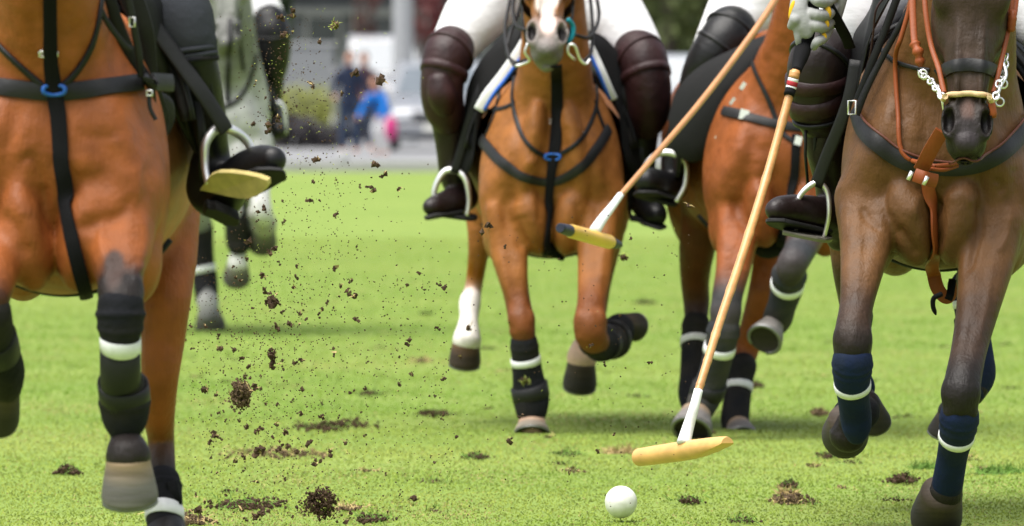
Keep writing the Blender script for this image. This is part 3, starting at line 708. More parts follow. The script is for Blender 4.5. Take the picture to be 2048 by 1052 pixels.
br = empty('breastplate', (0,0,0)); br.parent = H2; ORG[br.name] = ORG[H2.name]
tackmesh('breast_collar', LEATHM, br, lambda mb: K2.strap(mb, [(950,262),(968,284),(1000,320),(1040,350),(1082,363),(1120,360),(1160,336),(1190,300),(1216,258)], [22,24,22,19,17,18,20,21,22], .006, lift=.004))
tackmesh('neck_strap', LEATH, br, lambda mb: (K2.strap(mb, [(1030,150),(1026,200),(1040,260),(1068,300),(1100,316)], 9, .004, lift=.003), K2.strap(mb, [(1108,316),(1150,290),(1178,250),(1192,205),(1190,160)], 9, .004, lift=.003)))
tackmesh('shoulder_strap', LEATH, br, lambda mb: (K2.strap(mb, [(955,222),(980,221),(1010,215),(1030,205)], 9, .004), K2.strap(mb, [(972,270),(985,240),(993,215),(1000,180)], 9, .004), K2.strap(mb, [(1210,262),(1196,225),(1190,200)], 10, .004)))
tackmesh('standing_martingale', WEB, br, lambda mb: K2.strap(mb, [(1112,128,-.16),(1114,190),(1116,250),(1108,310),(1102,350),(1096,420),(1090,480),(1092,505)], [23,24,25,23,18,17,17,17], .005, lift=.009))
ring_(K2, g2, 1105, 314, 15, 6, .0050, 'rubber_ring', BLUE, br)
mb = MB(); buckle(mb, g2, 1114, 243, 34, 8, K2); mb.build('buckle', STEEL, br)
mb = MB(); tube(mb, [g2.p(1157,270,-.0), g2.p(1166,262,-.0)], .011, 8); mb.build('keeper', WTAPE, br)
s = SDF(.006); s.limb(g2.L([(1090,500,.1,10),(1108,505,.12,9),(1124,517,.12,6)]), k=0, col=(0,0,0)); s.limb(g2.L([(1095,490,.1,14),(1110,500,.12,12),(1135,485,.2,5)]), k=.01, col=(0,0,0)); s.build('martingale_loop', WEB, br)
pad2, sad2 = pad_and_saddle(g2, T2, H2, y0=.40, white=False, trim=LEATH)
def flapmesh(name, g, poly, dy0, dy1, th, m, parent, bulge=.05):
    """thick curved leather panel; dy runs from the front edge (first) to the rear"""
    sp = spline([(*p,) for p in (poly+[poly[0]])], 5)[:-1]; N = len(sp)
    cx = sum(p[0] for p in sp)/N; cy = sum(p[1] for p in sp)/N; V = []; rings = [1, .97, .75, .45, .15]
    for side in (0, 1):
        for r in rings:
            for p in sp:
                x = cx+(p[0]-cx)*r; y = cy+(p[1]-cy)*r
                V.append(g.p(x, y, lerp(dy0, dy1, (p[2]-.5)*r+.5)-bulge*(1-r*r)+(th*side if r < 1 else th/2)))
    Fc = []; nr = len(rings)
    for side in (0,1):
        b = side*nr*N
        for i in range(nr-1):
            for j in range(N): Fc.append((b+i*N+j, b+i*N+(j+1)%N, b+(i+1)*N+(j+1)%N, b+(i+1)*N+j))
        Fc.append(tuple(b+(nr-1)*N+j for j in range(N)))
    return obj(name, V, Fc, m, parent)
SUEDE = mat('black_suede', (.006,.006,.007), .8, .3, bump=.5, bscale=150)
flapmesh('saddle_flap', g2, [(1050,50,0),(1032,92,0),(985,160,.1),(952,225,.2),(948,300,.4),(938,345,.6),(918,330,.9),(925,250,1),(940,160,.8),(995,80,.4)], .34, .46, .02, SUEDE, sad2, bulge=.02)
flapmesh('saddle_flap', g2, [(1176,60,0),(1190,100,0),(1212,150,.1),(1236,220,.2),(1246,300,.4),(1262,345,.6),(1285,330,.9),(1275,240,1),(1262,150,.8),(1215,80,.4)], .34, .46, .02, SUEDE, sad2, bulge=.02)
def edge(g, pts, w, side, parent):
    mb = MB(); P_ = [Vector(q) for q in spline([tuple(g.p(*p)) for p in pts], 6)]; ribbon(mb, P_, [Vector((0,-1,.1))]*len(P_), [w*g.D/F]*len(P_), .006); o = mb.build('pad_edge', WHT, parent)
    mb = MB(); P_ = [p+Vector((side*w*.55*g.D/F, -.006, 0)) for p in P_]; tube(mb, P_, .0065, 8); mb.build('pad_trim', BLUEC, o)
edge(g2, [(1050,84,.24),(1034,110,.24),(1000,158,.24),(976,188,.24),(957,220,.25)], 21, 1, pad2)
edge(g2, [(1176,84,.20),(1190,112,.20),(1205,145,.19),(1219,178,.20),(1228,198,.22)], 15, -1, pad2)

def bridle(g, K, P, k, parent, m=LEATH, noset=.40, extra=None, low=None, names=True):
    b = empty('bridle', (0,0,0)); b.parent = parent; ORG[b.name] = ORG[parent.name]
    def loop(t, rx, rf, rb, zc, w, nm, mm, tilt=0):
        Pn = []; Nn = []
        for j in range(33):
            a = 2*math.pi*j/32; x = math.cos(a); z = math.sin(a)
            p = P(x*rx, t+tilt*z, zc+(z*rf if z > 0 else z*rb)); Pn.append(p); Nn.append((p-P(0, t, zc)).normalized())
        mb = MB(); ribbon(mb, Pn, Nn, w*k, .005); return mb.build(nm, mm, b)
    loop(noset, .080, .072, .12, -.02, .034, 'noseband', m)
    return b, loop
B2, loop2 = bridle(g2, K2, P2, k2, H2, noset=.58)
mb = MB()
for sg in (1,-1):
    ribbon(mb, [P2(.083*sg,.0,-.03), P2(.097*sg,.2,-.02), P2(.085*sg,.45,-.04), P2(.075*sg,.7,-.045), P2(.062*sg,.86,-.04)], [Vector((sg,-.3,0))]*5, .018, .004)
mb.build('cheek_strap', LEATH, B2)
for sg, pts in ((1, [(1150,120,-.36),(1136,105,-.38),(1138,90,-.38),(1150,92,-.38),(1160,118,-.36),(1172,128,-.35),(1180,118,-.34)]), (-1, [(1056,86,-.38),(1050,105,-.38),(1060,120,-.37),(1046,128,-.35),(1030,132,-.34)])):
    mb = MB(); tube(mb, [Vector(q) for q in spline([tuple(g2.p(*p)) for p in pts], 4)], .0045, 8); mb.build('bit_ring', STEEL, B2)
mb = MB(); tube(mb, spline([tuple(g2.p(*p)) for p in ((1135,38,-.36),(1146,52,-.35),(1144,72,-.35),(1134,86,-.35))], 4), .011, 10, flat=.6); mb.build('bit_guard', TEAL, B2)
mb = MB()
for pts in ([(1052,120,-.34),(1030,125,-.3),(1014,105,-.25),(1020,70,-.2),(1035,30,-.1),(1050,-20,0)], [(1152,70,-.34),(1175,75,-.3),(1192,55,-.2),(1198,25,-.1),(1190,-20,0)], [(1165,125,-.33),(1182,105,-.3),(1185,60,-.2),(1182,10,-.1),(1176,-30,0)],
            [(1050,60,-.33),(1032,50,-.25),(1026,15,-.15),(1034,-30,0)], [(1030,132,-.34),(1018,112,-.3),(1010,60,-.15),(1020,0,0)]):
    tube(mb, [Vector(q) for q in spline([tuple(g2.p(*p)) for p in pts], 6)], .0062, 8)
mb.build('rein', LEATHM, B2)

# ================================================================ right of middle: red bay turned to the left
g3 = Rig(602)
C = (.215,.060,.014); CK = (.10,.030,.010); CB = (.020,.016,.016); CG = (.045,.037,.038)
O3 = g3.p(1562, 335, 0)
s, T3 = start_horse('h3', g3, O3, R(4), C, .0085, k=1.0, wid=1.0)
s.limb(g3.L([(1562,270,.26,108),(1582,180,.14,86),(1602,80,.04,70),(1618,-20,-.04,60),(1630,-120,-.1,50),(1636,-180,-.15,44)]), k=.05, col=C)
P3, u, n, a, k3 = head(s, g3.p(1638,-215,-.2), g3.p(1652,60,-.6), (1,0,0), C, CK)
s.limb(g3.L([(1484,380,.14,54,C),(1476,450,.08,46,C),(1468,530,-.02,35,C),(1455,590,-.08,31,CG),(1450,640,-.1,30,CG),(1440,690,-.08,24,CB),(1425,750,-.03,22,CB),(1410,795,0,25,CB),(1400,815,.0,24,CB),(1392,832,-.02,31,CB)]), k=.02)
s.limb(g3.L([(1625,390,.12,54,C),(1618,450,.0,42,C),(1600,500,-.14,32,CG),(1584,530,-.2,31,CG),(1578,560,-.17,25,CB),(1566,605,-.06,22,CB),(1556,630,0,24,CB),(1548,645,0,21,CB),(1544,655,-.02,23,CB)]), k=.02)
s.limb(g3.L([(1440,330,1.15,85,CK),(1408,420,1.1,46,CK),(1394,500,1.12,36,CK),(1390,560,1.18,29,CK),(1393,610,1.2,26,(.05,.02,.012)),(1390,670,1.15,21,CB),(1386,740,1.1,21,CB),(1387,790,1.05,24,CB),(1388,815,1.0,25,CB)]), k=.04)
s.limb(g3.L([(1560,380,1.15,85,C),(1550,500,1.05,46,C),(1532,580,1.0,35,C),(1510,650,1.05,29,C),(1494,700,1.08,24,C),(1480,760,1.03,20,CB),(1472,820,1.0,23,CB),(1472,845,.98,21,CB),(1476,858,.95,25,CB)]), k=.04)
forearm(s, g3, [(1480,410,.1,46),(1474,470,.04,40),(1466,540,-.04,33),(1456,590,-.08,28)], C, CG)
knee(s, g3, 1451, 632, -.1, 30, CG)
H3 = finish(s, g3, 'red bay pony half hidden behind the white legged rider, black saddle pad', lines=L3); eyes(P3, k3, H3)
K3 = Skin(g3, (s.V, s.F))
mane_tail(g3, T3, H3, g3.p(1640,-200,-.1), T3(0,.35,.42), HAIR)
hoof(g3, (1392,826,-.02), (1382,864,-.08), 33, 42, HOOFM, H3)
hoof(g3, (1545,650,-.02), (1527,682,-.10), 25, 37, mat('grey_hoof', (.22,.20,.18), .6, .3, var=.3, bump=.5, bscale=30, stretch=(1,1,.3)), H3)
hoof(g3, (1388,812,1.0), (1386,850,.95), 26, 32, HOOFD, H3); hoof(g3, (1477,852,.95), (1484,882,.88), 26, 35, HOOFM, H3)
boot(g3, [(1447,660,-.1,31),(1440,695,-.08,29),(1428,745,-.03,28),(1415,785,0,30),(1404,808,0,29),(1400,822,0,24)], NEOG, H3, stripe=(.22,.026,1.03), cuffs=((.03,.06),), straps=((.75,.05,1.02),))
boot(g3, [(1579,548,-.17,32),(1573,580,-.10,30),(1564,610,-.05,27),(1556,635,0,28),(1550,650,0,23)], NEOG, H3, stripe=(.22,.026,1.03), cuffs=((.03,.08),))
boot(g3, [(1392,648,1.17,26),(1389,680,1.15,25),(1386,740,1.1,24),(1387,785,1.05,29),(1388,808,1.0,25)], NEO, H3, stripe=(.20,.024,1.03), cuffs=((.03,.06),))
boot(g3, [(1486,732,1.04,26),(1479,765,1.03,25),(1473,810,1.0,26),(1470,840,.98,27),(1474,862,.96,25)], NEO, H3, stripe=(.32,.024,1.04))
mb = MB(); tube(mb, [Vector(q) for q in spline([tuple(g3.p(*p)) for p in ((1592,515,-.15),(1606,520,-.12),(1604,540,-.12),(1592,545,-.15))], 4)], .004, 6); mb.build('boot_loop', NEO, H3)
br = empty('breastplate', (0,0,0)); br.parent = H3; ORG[br.name] = ORG[H3.name]
tackmesh('breast_strap', LEATHM, br, lambda mb: K3.strap(mb, [(1448,222,.3),(1472,228),(1500,236),(1550,248),(1600,255),(1650,255)], [20,22,20,18,18,18], .006, lift=.004))
tackmesh('neck_strap', LEATH, br, lambda mb: (K3.strap(mb, [(1500,110),(1515,150),(1538,200),(1562,262),(1590,285)], 10, .004, lift=.003),))
tackmesh('standing_martingale', WEB, br, lambda mb: K3.strap(mb, [(1592,270),(1590,340),(1582,400),(1572,460),(1562,500)], [18,18,20,24,30], .005, lift=.006))
mb = MB()
for (x, y, a_, b_) in ((1488,229,9,10),(1596,281,7,9)):
    mb = MB(); h = K3.hit(x, y); c = (h[0] if h else g3.p(x, y, 0))+Vector((0,-.018,0)); mb.box(c, g3.r(a_)*2, .012, g3.r(b_)*2, Matrix.Rotation(R(15),3,'Y')); mb.build('keeper', WTAPE, br, smooth=False)
s = SDF(.007); s.limb(g3.L([(1505,470,.25,18),(1530,495,.2,22),(1560,495,.2,16)]), k=0, col=(0,0,0)); s.build('girth_pad', NEO, br)
pad3, sad3 = pad_and_saddle(g3, T3, H3, y0=.36, white=False, trim=NAVY)
flapmesh('saddle_flap', g3, [(1590,62,0),(1540,66,.1),(1470,96,.4),(1400,132,.8),(1356,178,1),(1338,240,1),(1345,300,.9),(1385,325,.7),(1432,300,.5),(1455,250,.3),(1478,190,.15),(1530,120,0)], .20, .27, .02, SUEDE, sad3)
tackmesh('flap_edge', LEATHM, sad3, lambda mb: K3.cord(mb, [(1580,60,.24),(1540,68,.28),(1470,98,.4),(1400,134,.6),(1356,180,.72),(1337,242,.72)], 2.5))
tackmesh('girth_strap', LEATHM, sad3, lambda mb: (K3.strap(mb, [(1560,70,.15),(1530,110,.17),(1500,150,.19),(1470,195,.21),(1450,235,.24),(1440,280,.28)], 14, .006), K3.strap(mb, [(1575,95,.1),(1545,130,.12),(1505,175,.15),(1470,215,.18)], 9, .006), K3.strap(mb, [(1445,250,.3),(1430,300,.32),(1425,340,.35),(1440,380,.38)], [30,34,34,18], .006)))
mb = MB()
for (x, y) in ((1466,203),(1486,172),(1520,118),(1437,272)):
    mb = MB(); c = g3.p(x, y, .12); mb.box(c, g3.r(9), .008, g3.r(16), Matrix.Rotation(R(35),3,'Y')); mb.build('buckle', STEEL, sad3, smooth=False)

# ================================================================ right: dark brown pony with tan tack and navy boots
g4 = Rig(750)
C = (.112,.050,.016); CK = (.040,.021,.012); CB = (.013,.010,.009); CF = (.034,.020,.012)
O4 = g4.p(1868, 330, 0)
s, T4 = start_horse('h4', g4, O4, R(-4), C, .0075, k=1.02, wid=1.05)
s.limb(g4.L([(1880,230,.24,150),(1905,120,.14,128),(1925,10,.05,105),(1938,-80,0,85),(1943,-140,-.03,70)]), k=.05, col=C)
P4, u, n, a, k4 = head(s, g4.p(1946,-112,-.26), g4.p(1932,312,-.44), (1,0,-.02), CF, CB, wd=.98)
s.limb(g4.L([(1738,400,.12,70,C),(1734,470,.06,56,C),(1724,540,-.04,43,C),(1713,610,-.13,34,CK),(1706,660,-.19,36,CK),(1705,700,-.2,38,CB),(1704,740,-.17,30,CB),(1706,800,-.10,22,CB),(1706,830,-.03,24,CB),(1700,850,.02,30,CB),(1696,868,.03,38,CB)]), k=.02)
s.limb(g4.L([(1990,400,.12,80,C),(1982,470,.08,66,C),(1970,540,0,54,C),(1955,620,-.1,43,CK),(1938,700,-.2,36,CK),(1925,765,-.28,37,CB),(1921,800,-.29,37,CB),(1917,850,-.23,26,CB),(1908,910,-.16,23,CB),(1900,955,-.09,26,CB),(1890,985,-.08,36,CB)]), k=.02)
s.limb(g4.L([(1730,380,1.15,95,C),(1700,470,1.1,45,C),(1697,540,1.12,32,CK),(1710,600,1.2,33,CK),(1712,640,1.2,28,CB),(1706,720,1.15,24,CB),(1712,770,1.1,28,CB),(1728,800,1.05,26,CB),(1733,810,1.0,30,CB)]), k=.04)
s.limb(g4.L([(1985,380,1.15,95,C),(1975,480,1.1,52,C),(1950,545,1.1,36,CK),(1938,590,1.2,30,CB),(1948,660,1.2,24,CB),(1957,730,1.15,25,CB),(1950,775,1.1,28,CB),(1918,810,1.12,25,CB),(1905,825,1.12,30,CB)]), k=.04)
paint = [(P4(0,.62,.04), (.03,.06,.06), .6, (.07,.045,.035), .8), (P4(0,.80,.03), (.018,.05,.03), .6, (.12,.06,.045), .6),
         (P4(0,.93,.04), (.040,.06,.05), .6, (.028,.022,.024), 1)]
forearm(s, g4, [(1736,430,.08,58),(1730,500,.0,48),(1720,560,-.08,38),(1710,620,-.15,32)], C, CK); forearm(s, g4, [(1984,440,.08,64),(1976,500,.03,56),(1963,580,-.06,46),(1945,670,-.17,36)], C, CK)
knee(s, g4, 1705, 690, -.2, 38, CB); knee(s, g4, 1921, 795, -.29, 38, CB)
H4 = finish(s, g4, 'dark brown pony with tan bridle and navy leg boots at the right edge', paint=paint, lines=L4, nose=(P4,k4)); eyes(P4, k4, H4)
K4 = Skin(g4, (s.V, s.F))
mane_tail(g4, T4, H4, g4.p(1943,-100,0), T4(0,.35,.42), HAIR)
hoof(g4, (1696,838,.03), (1690,868,.14), 43, 47, HOOFM if 0 else HOOFD, H4)
hoof(g4, (1884,982,-.08), (1872,1034,.03), 46, 52, HOOFD, H4)
hoof(g4, (1738,808,1.0), (1750,845,1.05), 27, 33, HOOFD, H4); hoof(g4, (1900,828,1.12), (1886,868,1.14), 27, 33, HOOFD, H4)
boot(g4, [(1705,722,-.2,38),(1704,755,-.17,35),(1707,795,-.12,30),(1711,825,-.08,30),(1713,850,-.06,28),(1713,868,-.05,20)], NAVY, H4, stripe=(.31,.018,1.04), cuffs=((.04,.05),(.13,.03)), straps=())
s = SDF(.005); s.ell(g4.p(1712,828,.075), (g4.r(49), .06, g4.r(40)), rotm((0,1,0), R(-15)), 0, (0,0,0)); s.build('bell_boot', NEO, H4)
boot(g4, [(1919,832,-.27,37),(1915,862,-.24,34),(1906,905,-.18,29),(1899,945,-.13,29),(1895,968,-.1,29),(1893,984,-.08,23)], NAVY, H4, stripe=(.26,.018,1.04), cuffs=((.04,.05),(.14,.03)))
boot(g4, [(1712,632,1.2,32),(1707,690,1.17,29),(1708,745,1.12,30),(1716,775,1.08,32)], NAVY, H4, stripe=(.2,.02,1.04))
boot(g4, [(1936,572,1.2,33),(1944,640,1.2,30),(1955,710,1.16,30),(1957,750,1.12,32),(1945,778,1.1,28)], NAVY, H4, stripe=(.16,.022,1.05), straps=((.32,.03,1.04),))
br = empty('breastplate', (0,0,0)); br.parent = H4; ORG[br.name] = ORG[H4.name]
tackmesh('breast_collar', LEATHM, br, lambda mb: K4.strap(mb, [(1712,225),(1730,262),(1775,302),(1820,326),(1870,335),(1930,336),(1985,318),(2030,280),(2070,225)], [28,34,36,34,30,28,32,36,36], .008, lift=.005))
tackmesh('collar_piping', mat('brown_piping', (.10,.032,.02), .6, .3), br, lambda mb: K4.cord(mb, [(1716,210),(1738,246),(1780,284),(1825,309),(1870,320),(1930,321),(1982,302),(2022,264),(2060,212)], 2.6, lift=.012))
tackmesh('tie_down_strap', TAN, br, lambda mb: (K4.strap(mb, [(1856,356),(1858,420),(1861,480),(1866,540),(1874,575),(1890,595),(1902,590),(1904,565)], [27,27,27,28,28,26,22,18], .006, lift=.012),
     K4.strap(mb, [(1884,262,-.24),(1862,300,-.2),(1842,340,-.14)], [29,30,31], .006), ))
tackmesh('cross_strap', TAN, br, lambda mb: K4.strap(mb, [(1830,350,-.17),(1848,356,-.18),(1872,362,-.16)], 28, .008, face=.9))
mb = MB()
for (x, y, dx) in ((1819,352,0),(1850,362,0)): mb = MB(); tube(mb, [g4.p(x-3, y+8, -.20), g4.p(x+5, y-9, -.20)], .0055, 8); mb.build('buckle', STEEL, br)
tackmesh('draw_rein', TAN, br, lambda mb: (K4.cord(mb, [(1838,-60,-.0),(1815,30,0),(1798,100,0),(1797,200),(1800,280),(1812,312),(1838,325,-.12),(1870,333,-.13)], 5, lift=.010), K4.cord(mb, [(1870,333,-.13),(1900,330,-.12),(1925,322,-.1)], 5, lift=.01), K4.cord(mb, [(1860,338,-.14),(1888,340,-.13),(1915,332,-.1)], 4, lift=.01)))
tackmesh('neck_strap', LEATH, br, lambda mb: K4.strap(mb, [(1765,100),(1790,122),(1830,135),(1860,140)], 9, .004, lift=.003))
tackmesh('girth_strap', WEB, br, lambda mb: (K4.strap(mb, [(1905,560,.2),(1900,590,.15),(1896,600,.15)], 16, .004),))
mb = MB(); tube(mb, [Vector(q) for q in spline([tuple(g4.p(*p)) for p in ((1884,588,-.02),(1868,596,-.01),(1866,612,.0),(1872,630,.01))], 4)], [.007]*8+[.002], 6); mb.build('strap_end', WEB, br)
pad4, sad4 = pad_and_saddle(g4, T4, H4, y0=.38, white=False, trim=LEATH)
flapmesh('saddle_flap', g4, [(1800,-40,0),(1770,10,.1),(1745,60,.2),(1730,120,.3),(1712,190,.4),(1690,250,.7),(1668,330,.9),(1655,250,1),(1680,150,.9),(1700,80,.8),(1738,20,.5),(1760,-40,.3)], .15, .5, .02, LEATH, sad4, bulge=.02)
tackmesh('billet_strap', LEATH, sad4, lambda mb: (K4.strap(mb, [(1838,-20,.05),(1800,50,.06),(1762,120,.08),(1732,180,.08),(1712,230,.08)], [12,12,13,14,16], .006), K4.strap(mb, [(1800,-20,.1),(1770,60,.11),(1738,140,.12),(1715,200,.13)], [16,16,16,16], .006)))
tackmesh('panel_piping', OX, sad4, lambda mb: K4.cord(mb, [(1772,-10,.1),(1752,20,.1),(1746,70,.12),(1738,120,.14),(1722,170,.16)], 2.2))
mb = MB()
c = g4.p(1704, 215, .06); tube(mb, [c+Vector((a*.010,0,b*.018)) for a, b in ((-1,-1),(1,-1),(1,1),(-1,1))], .003, 6, closed=True); mb.build('buckle', STEEL, sad4)
# bridle
B4 = empty('bridle', (0,0,0)); B4.parent = H4; ORG[B4.name] = ORG[H4.name]
tackmesh('noseband', LEATHM, B4, lambda mb: K4.strap(mb, [(1877,150,-.27),(1888,142),(1910,133),(1938,130),(1966,134),(1990,143),(1998,152,-.27)], 27, .006, lift=.005))
tackmesh('cheek_strap', TAN, B4, lambda mb: (K4.strap(mb, [(1848,-20,-.22),(1852,30,-.25),(1862,90,-.28),(1878,140,-.34),(1888,185,-.38)], 11, .005), K4.strap(mb, [(2026,-20,-.22),(2020,40,-.25),(2010,90,-.28),(1996,150,-.34),(1986,185,-.38)], 10, .005),
     K4.strap(mb, [(1824,-20,-.1),(1826,40,-.14),(1830,90,-.18),(1840,120,-.2)], 14, .005), K4.strap(mb, [(2030,-20,-.2),(2024,30,-.24),(2016,60,-.25)], 20, .005)))
def knot(P_, rows): mb = MB(); tube(mb, [Vector(q) for q in spline([tuple(p) for p in P_], 3)], rows, 10); mb.build('leather_knot', TAN, B4)
knot([g4.p(1828,82,-.22), g4.p(1831,92,-.23), g4.p(1836,104,-.24), g4.p(1839,118,-.24), g4.p(1842,134,-.24)], [.006,.011,.016,.014,.010,.014,.017,.014,.010,.013,.015,.012,.006])
knot([g4.p(2026,22,-.26), g4.p(2025,36,-.27), g4.p(2023,50,-.27), g4.p(2022,64,-.27)], [.008,.013,.010,.014,.010,.014,.010,.013,.007])
knot([g4.p(1982,202,-.42), g4.p(1985,216,-.42), g4.p(1988,236,-.42)], [.006,.009,.010,.010,.010,.010,.006])
tackmesh('rope_noseband', ROPE, B4, lambda mb: K4.cord(mb, [(1886,200,-.40),(1892,192,-.44),(1915,189),(1940,188),(1965,190),(1978,194,-.44),(1984,206,-.41)], 6, lift=.006))
mb = MB(); tube(mb, [Vector(q) for q in spline([tuple(g4.p(*p)) for p in ((1884,205,-.42),(1892,193,-.46),(1935,186,-.475),(1976,191,-.46),(1985,206,-.43))], 4)], [.0075+.001*(i%2) for i in range(17)], 8); 
def chain(mb, pts, r, ln):
    q = [Vector(p) for p in pts]; L_ = sum((q[i+1]-q[i]).length for i in range(len(q)-1)); N = max(2, int(L_/ln)); 
    for i in range(N):
        p, _, ax = along([(v, 0) for v in q], (i+.5)/N); u_ = ax.cross(Vector((0,-1,0))).normalized(); v_ = ax.cross(u_)
        sdv = (u_ if i % 2 else (u_*.5+v_*.8)).normalized()
        tube(mb, [p+ax*math.cos(a)*ln*.7+sdv*math.sin(a)*ln*.38 for a in np.linspace(0, 2*math.pi, 12)[:-1]], r, 6, closed=True)
mb = MB(); chain(mb, [g4.p(1838,146,-.24), g4.p(1858,158,-.30), g4.p(1872,176,-.36), g4.p(1886,196,-.41)], .0032, .022); mb.build('bit_chain', STEEL, B4)
mb = MB(); chain(mb, [g4.p(2012,110,-.26), g4.p(2008,145,-.31), g4.p(1998,165,-.36), g4.p(1990,198,-.41)], .0032, .022)
tube(mb, [Vector(q) for q in spline([tuple(g4.p(*p)) for p in ((1868,165,-.34),(1876,180,-.38),(1884,200,-.41),(1888,222,-.40))], 4)], .004, 6)
tube(mb, [Vector(q) for q in spline([tuple(g4.p(*p)) for p in ((2004,120,-.3),(2012,150,-.33),(2000,175,-.36),(1992,200,-.4))], 4)], .005, 6)
for (x, y) in ((1846,148),(2006,168),(1999,204)): c = g4.p(x, y, -.33); tube(mb, [c+Vector((math.cos(a)*.011,0,math.sin(a)*.011)) for a in np.linspace(0,2*math.pi,14)[:-1]], .003, 6, closed=True)
mb.build('bit_chain', STEEL, B4)

# ================================================================ far: grey pony behind the near rider's foot
g5 = Rig(430)
C = (.36,.365,.35); CK = (.17,.175,.16); CW = (.50,.50,.48); CB = (.12,.12,.115)
O5 = g5.p(446, 265, 0)
s, T5 = start_horse('h5', g5, O5, R(7), C, .011)
s.limb(g5.L([(455,190,.24,82,C),(456,110,.12,62,CK),(456,40,.04,52,CK),(456,-50,0,42,C)]), k=.05)
P5, u, n, a, k5 = head(s, g5.p(455,-130,-.15), g5.p(452,100,-.45), (1,0,0), CK, CB)
s.limb(g5.L([(510,290,.1,38,C),(516,340,.0,27,CW),(520,385,-.1,20,CW),(522,420,-.14,22,CW),(526,438,-.1,21,CW),(528,456,-.02,25,CB)]), k=.02)
s.limb(g5.L([(455,320,.12,34,C),(464,380,.0,22,C),(470,420,-.06,19,C),(474,460,-.02,17,CB),(477,495,.02,19,CW),(476,512,.02,17,CW),(475,528,.02,21,CW)]), k=.02)
s.limb(g5.L([(400,300,1.0,50,C),(396,400,.95,30,C),(402,470,1.0,22,CB),(408,540,1.0,18,CB),(414,588,.95,18,CB),(416,606,.92,22,(.30,.30,.29)),(417,620,.9,18,(.25,.25,.24)),(418,632,.9,22,CB)]), k=.04)
s.limb(g5.L([(500,300,1.1,50,C),(505,380,1.1,24,C),(503,430,1.2,15,CB),(500,450,1.2,15,CB)]), k=.04)
H5 = finish(s, g5, 'pale grey pony far behind the left bay, partly hidden by a boot', sig=.02); eyes(P5, k5, H5)
K5 = Skin(g5, (s.V, s.F))
mane_tail(g5, T5, H5, g5.p(455,-110,-.1), T5(0,.35,.42), HAIRG, n=40)
GH = mat('grey_small_hoof', (.1,.1,.1)); boot(g5, [(518,425,-.13,21),(524,436,-.1,22),(528,448,-.05,24)], mat('grey_hair'), H5, name='fetlock_hair')
hoof(g5, (527,452,-.02), (524,486,.08), 25, 30, GH, H5, shoe=False); hoof(g5, (475,528,.02), (473,558,.08), 23, 28, GH, H5, shoe=False)
hoof(g5, (418,624,.9), (421,652,.96), 25, 31, GH, H5, shoe=False); hoof(g5, (500,448,1.2), (498,475,1.3), 16, 20, HOOFD, H5, shoe=False)
boot(g5, [(466,405,-.04,24),(472,440,-.04,22),(476,475,0,24),(477,488,0,22)], NEO, H5)
boot(g5, [(401,455,1.0,24),(405,520,1.0,22),(410,560,1.0,24),(414,600,.95,21)], NEO, H5, stripe=(.55,.03,1.04))
br = empty('breastplate', (0,0,0)); br.parent = H5; ORG[br.name] = ORG[H5.name]
tackmesh('breast_strap', LEATH, br, lambda mb: K5.strap(mb, [(400,195),(430,215),(465,208),(490,180),(505,140),(512,110)], 8, .006, lift=.005))
tackmesh('neck_strap', LEATH, br, lambda mb: (K5.strap(mb, [(460,40),(458,100),(456,150),(455,205)], 10, .006, lift=.008), K5.strap(mb, [(478,20),(480,80),(486,140)], 7, .005, lift=.006)))
pad5, sad5 = pad_and_saddle(g5, T5, H5, y0=.40, white=False, trim=LEATH)
edge(g5, [(472,-20,.3),(476,0,.3),(482,28,.3)], 6, -1, pad5)
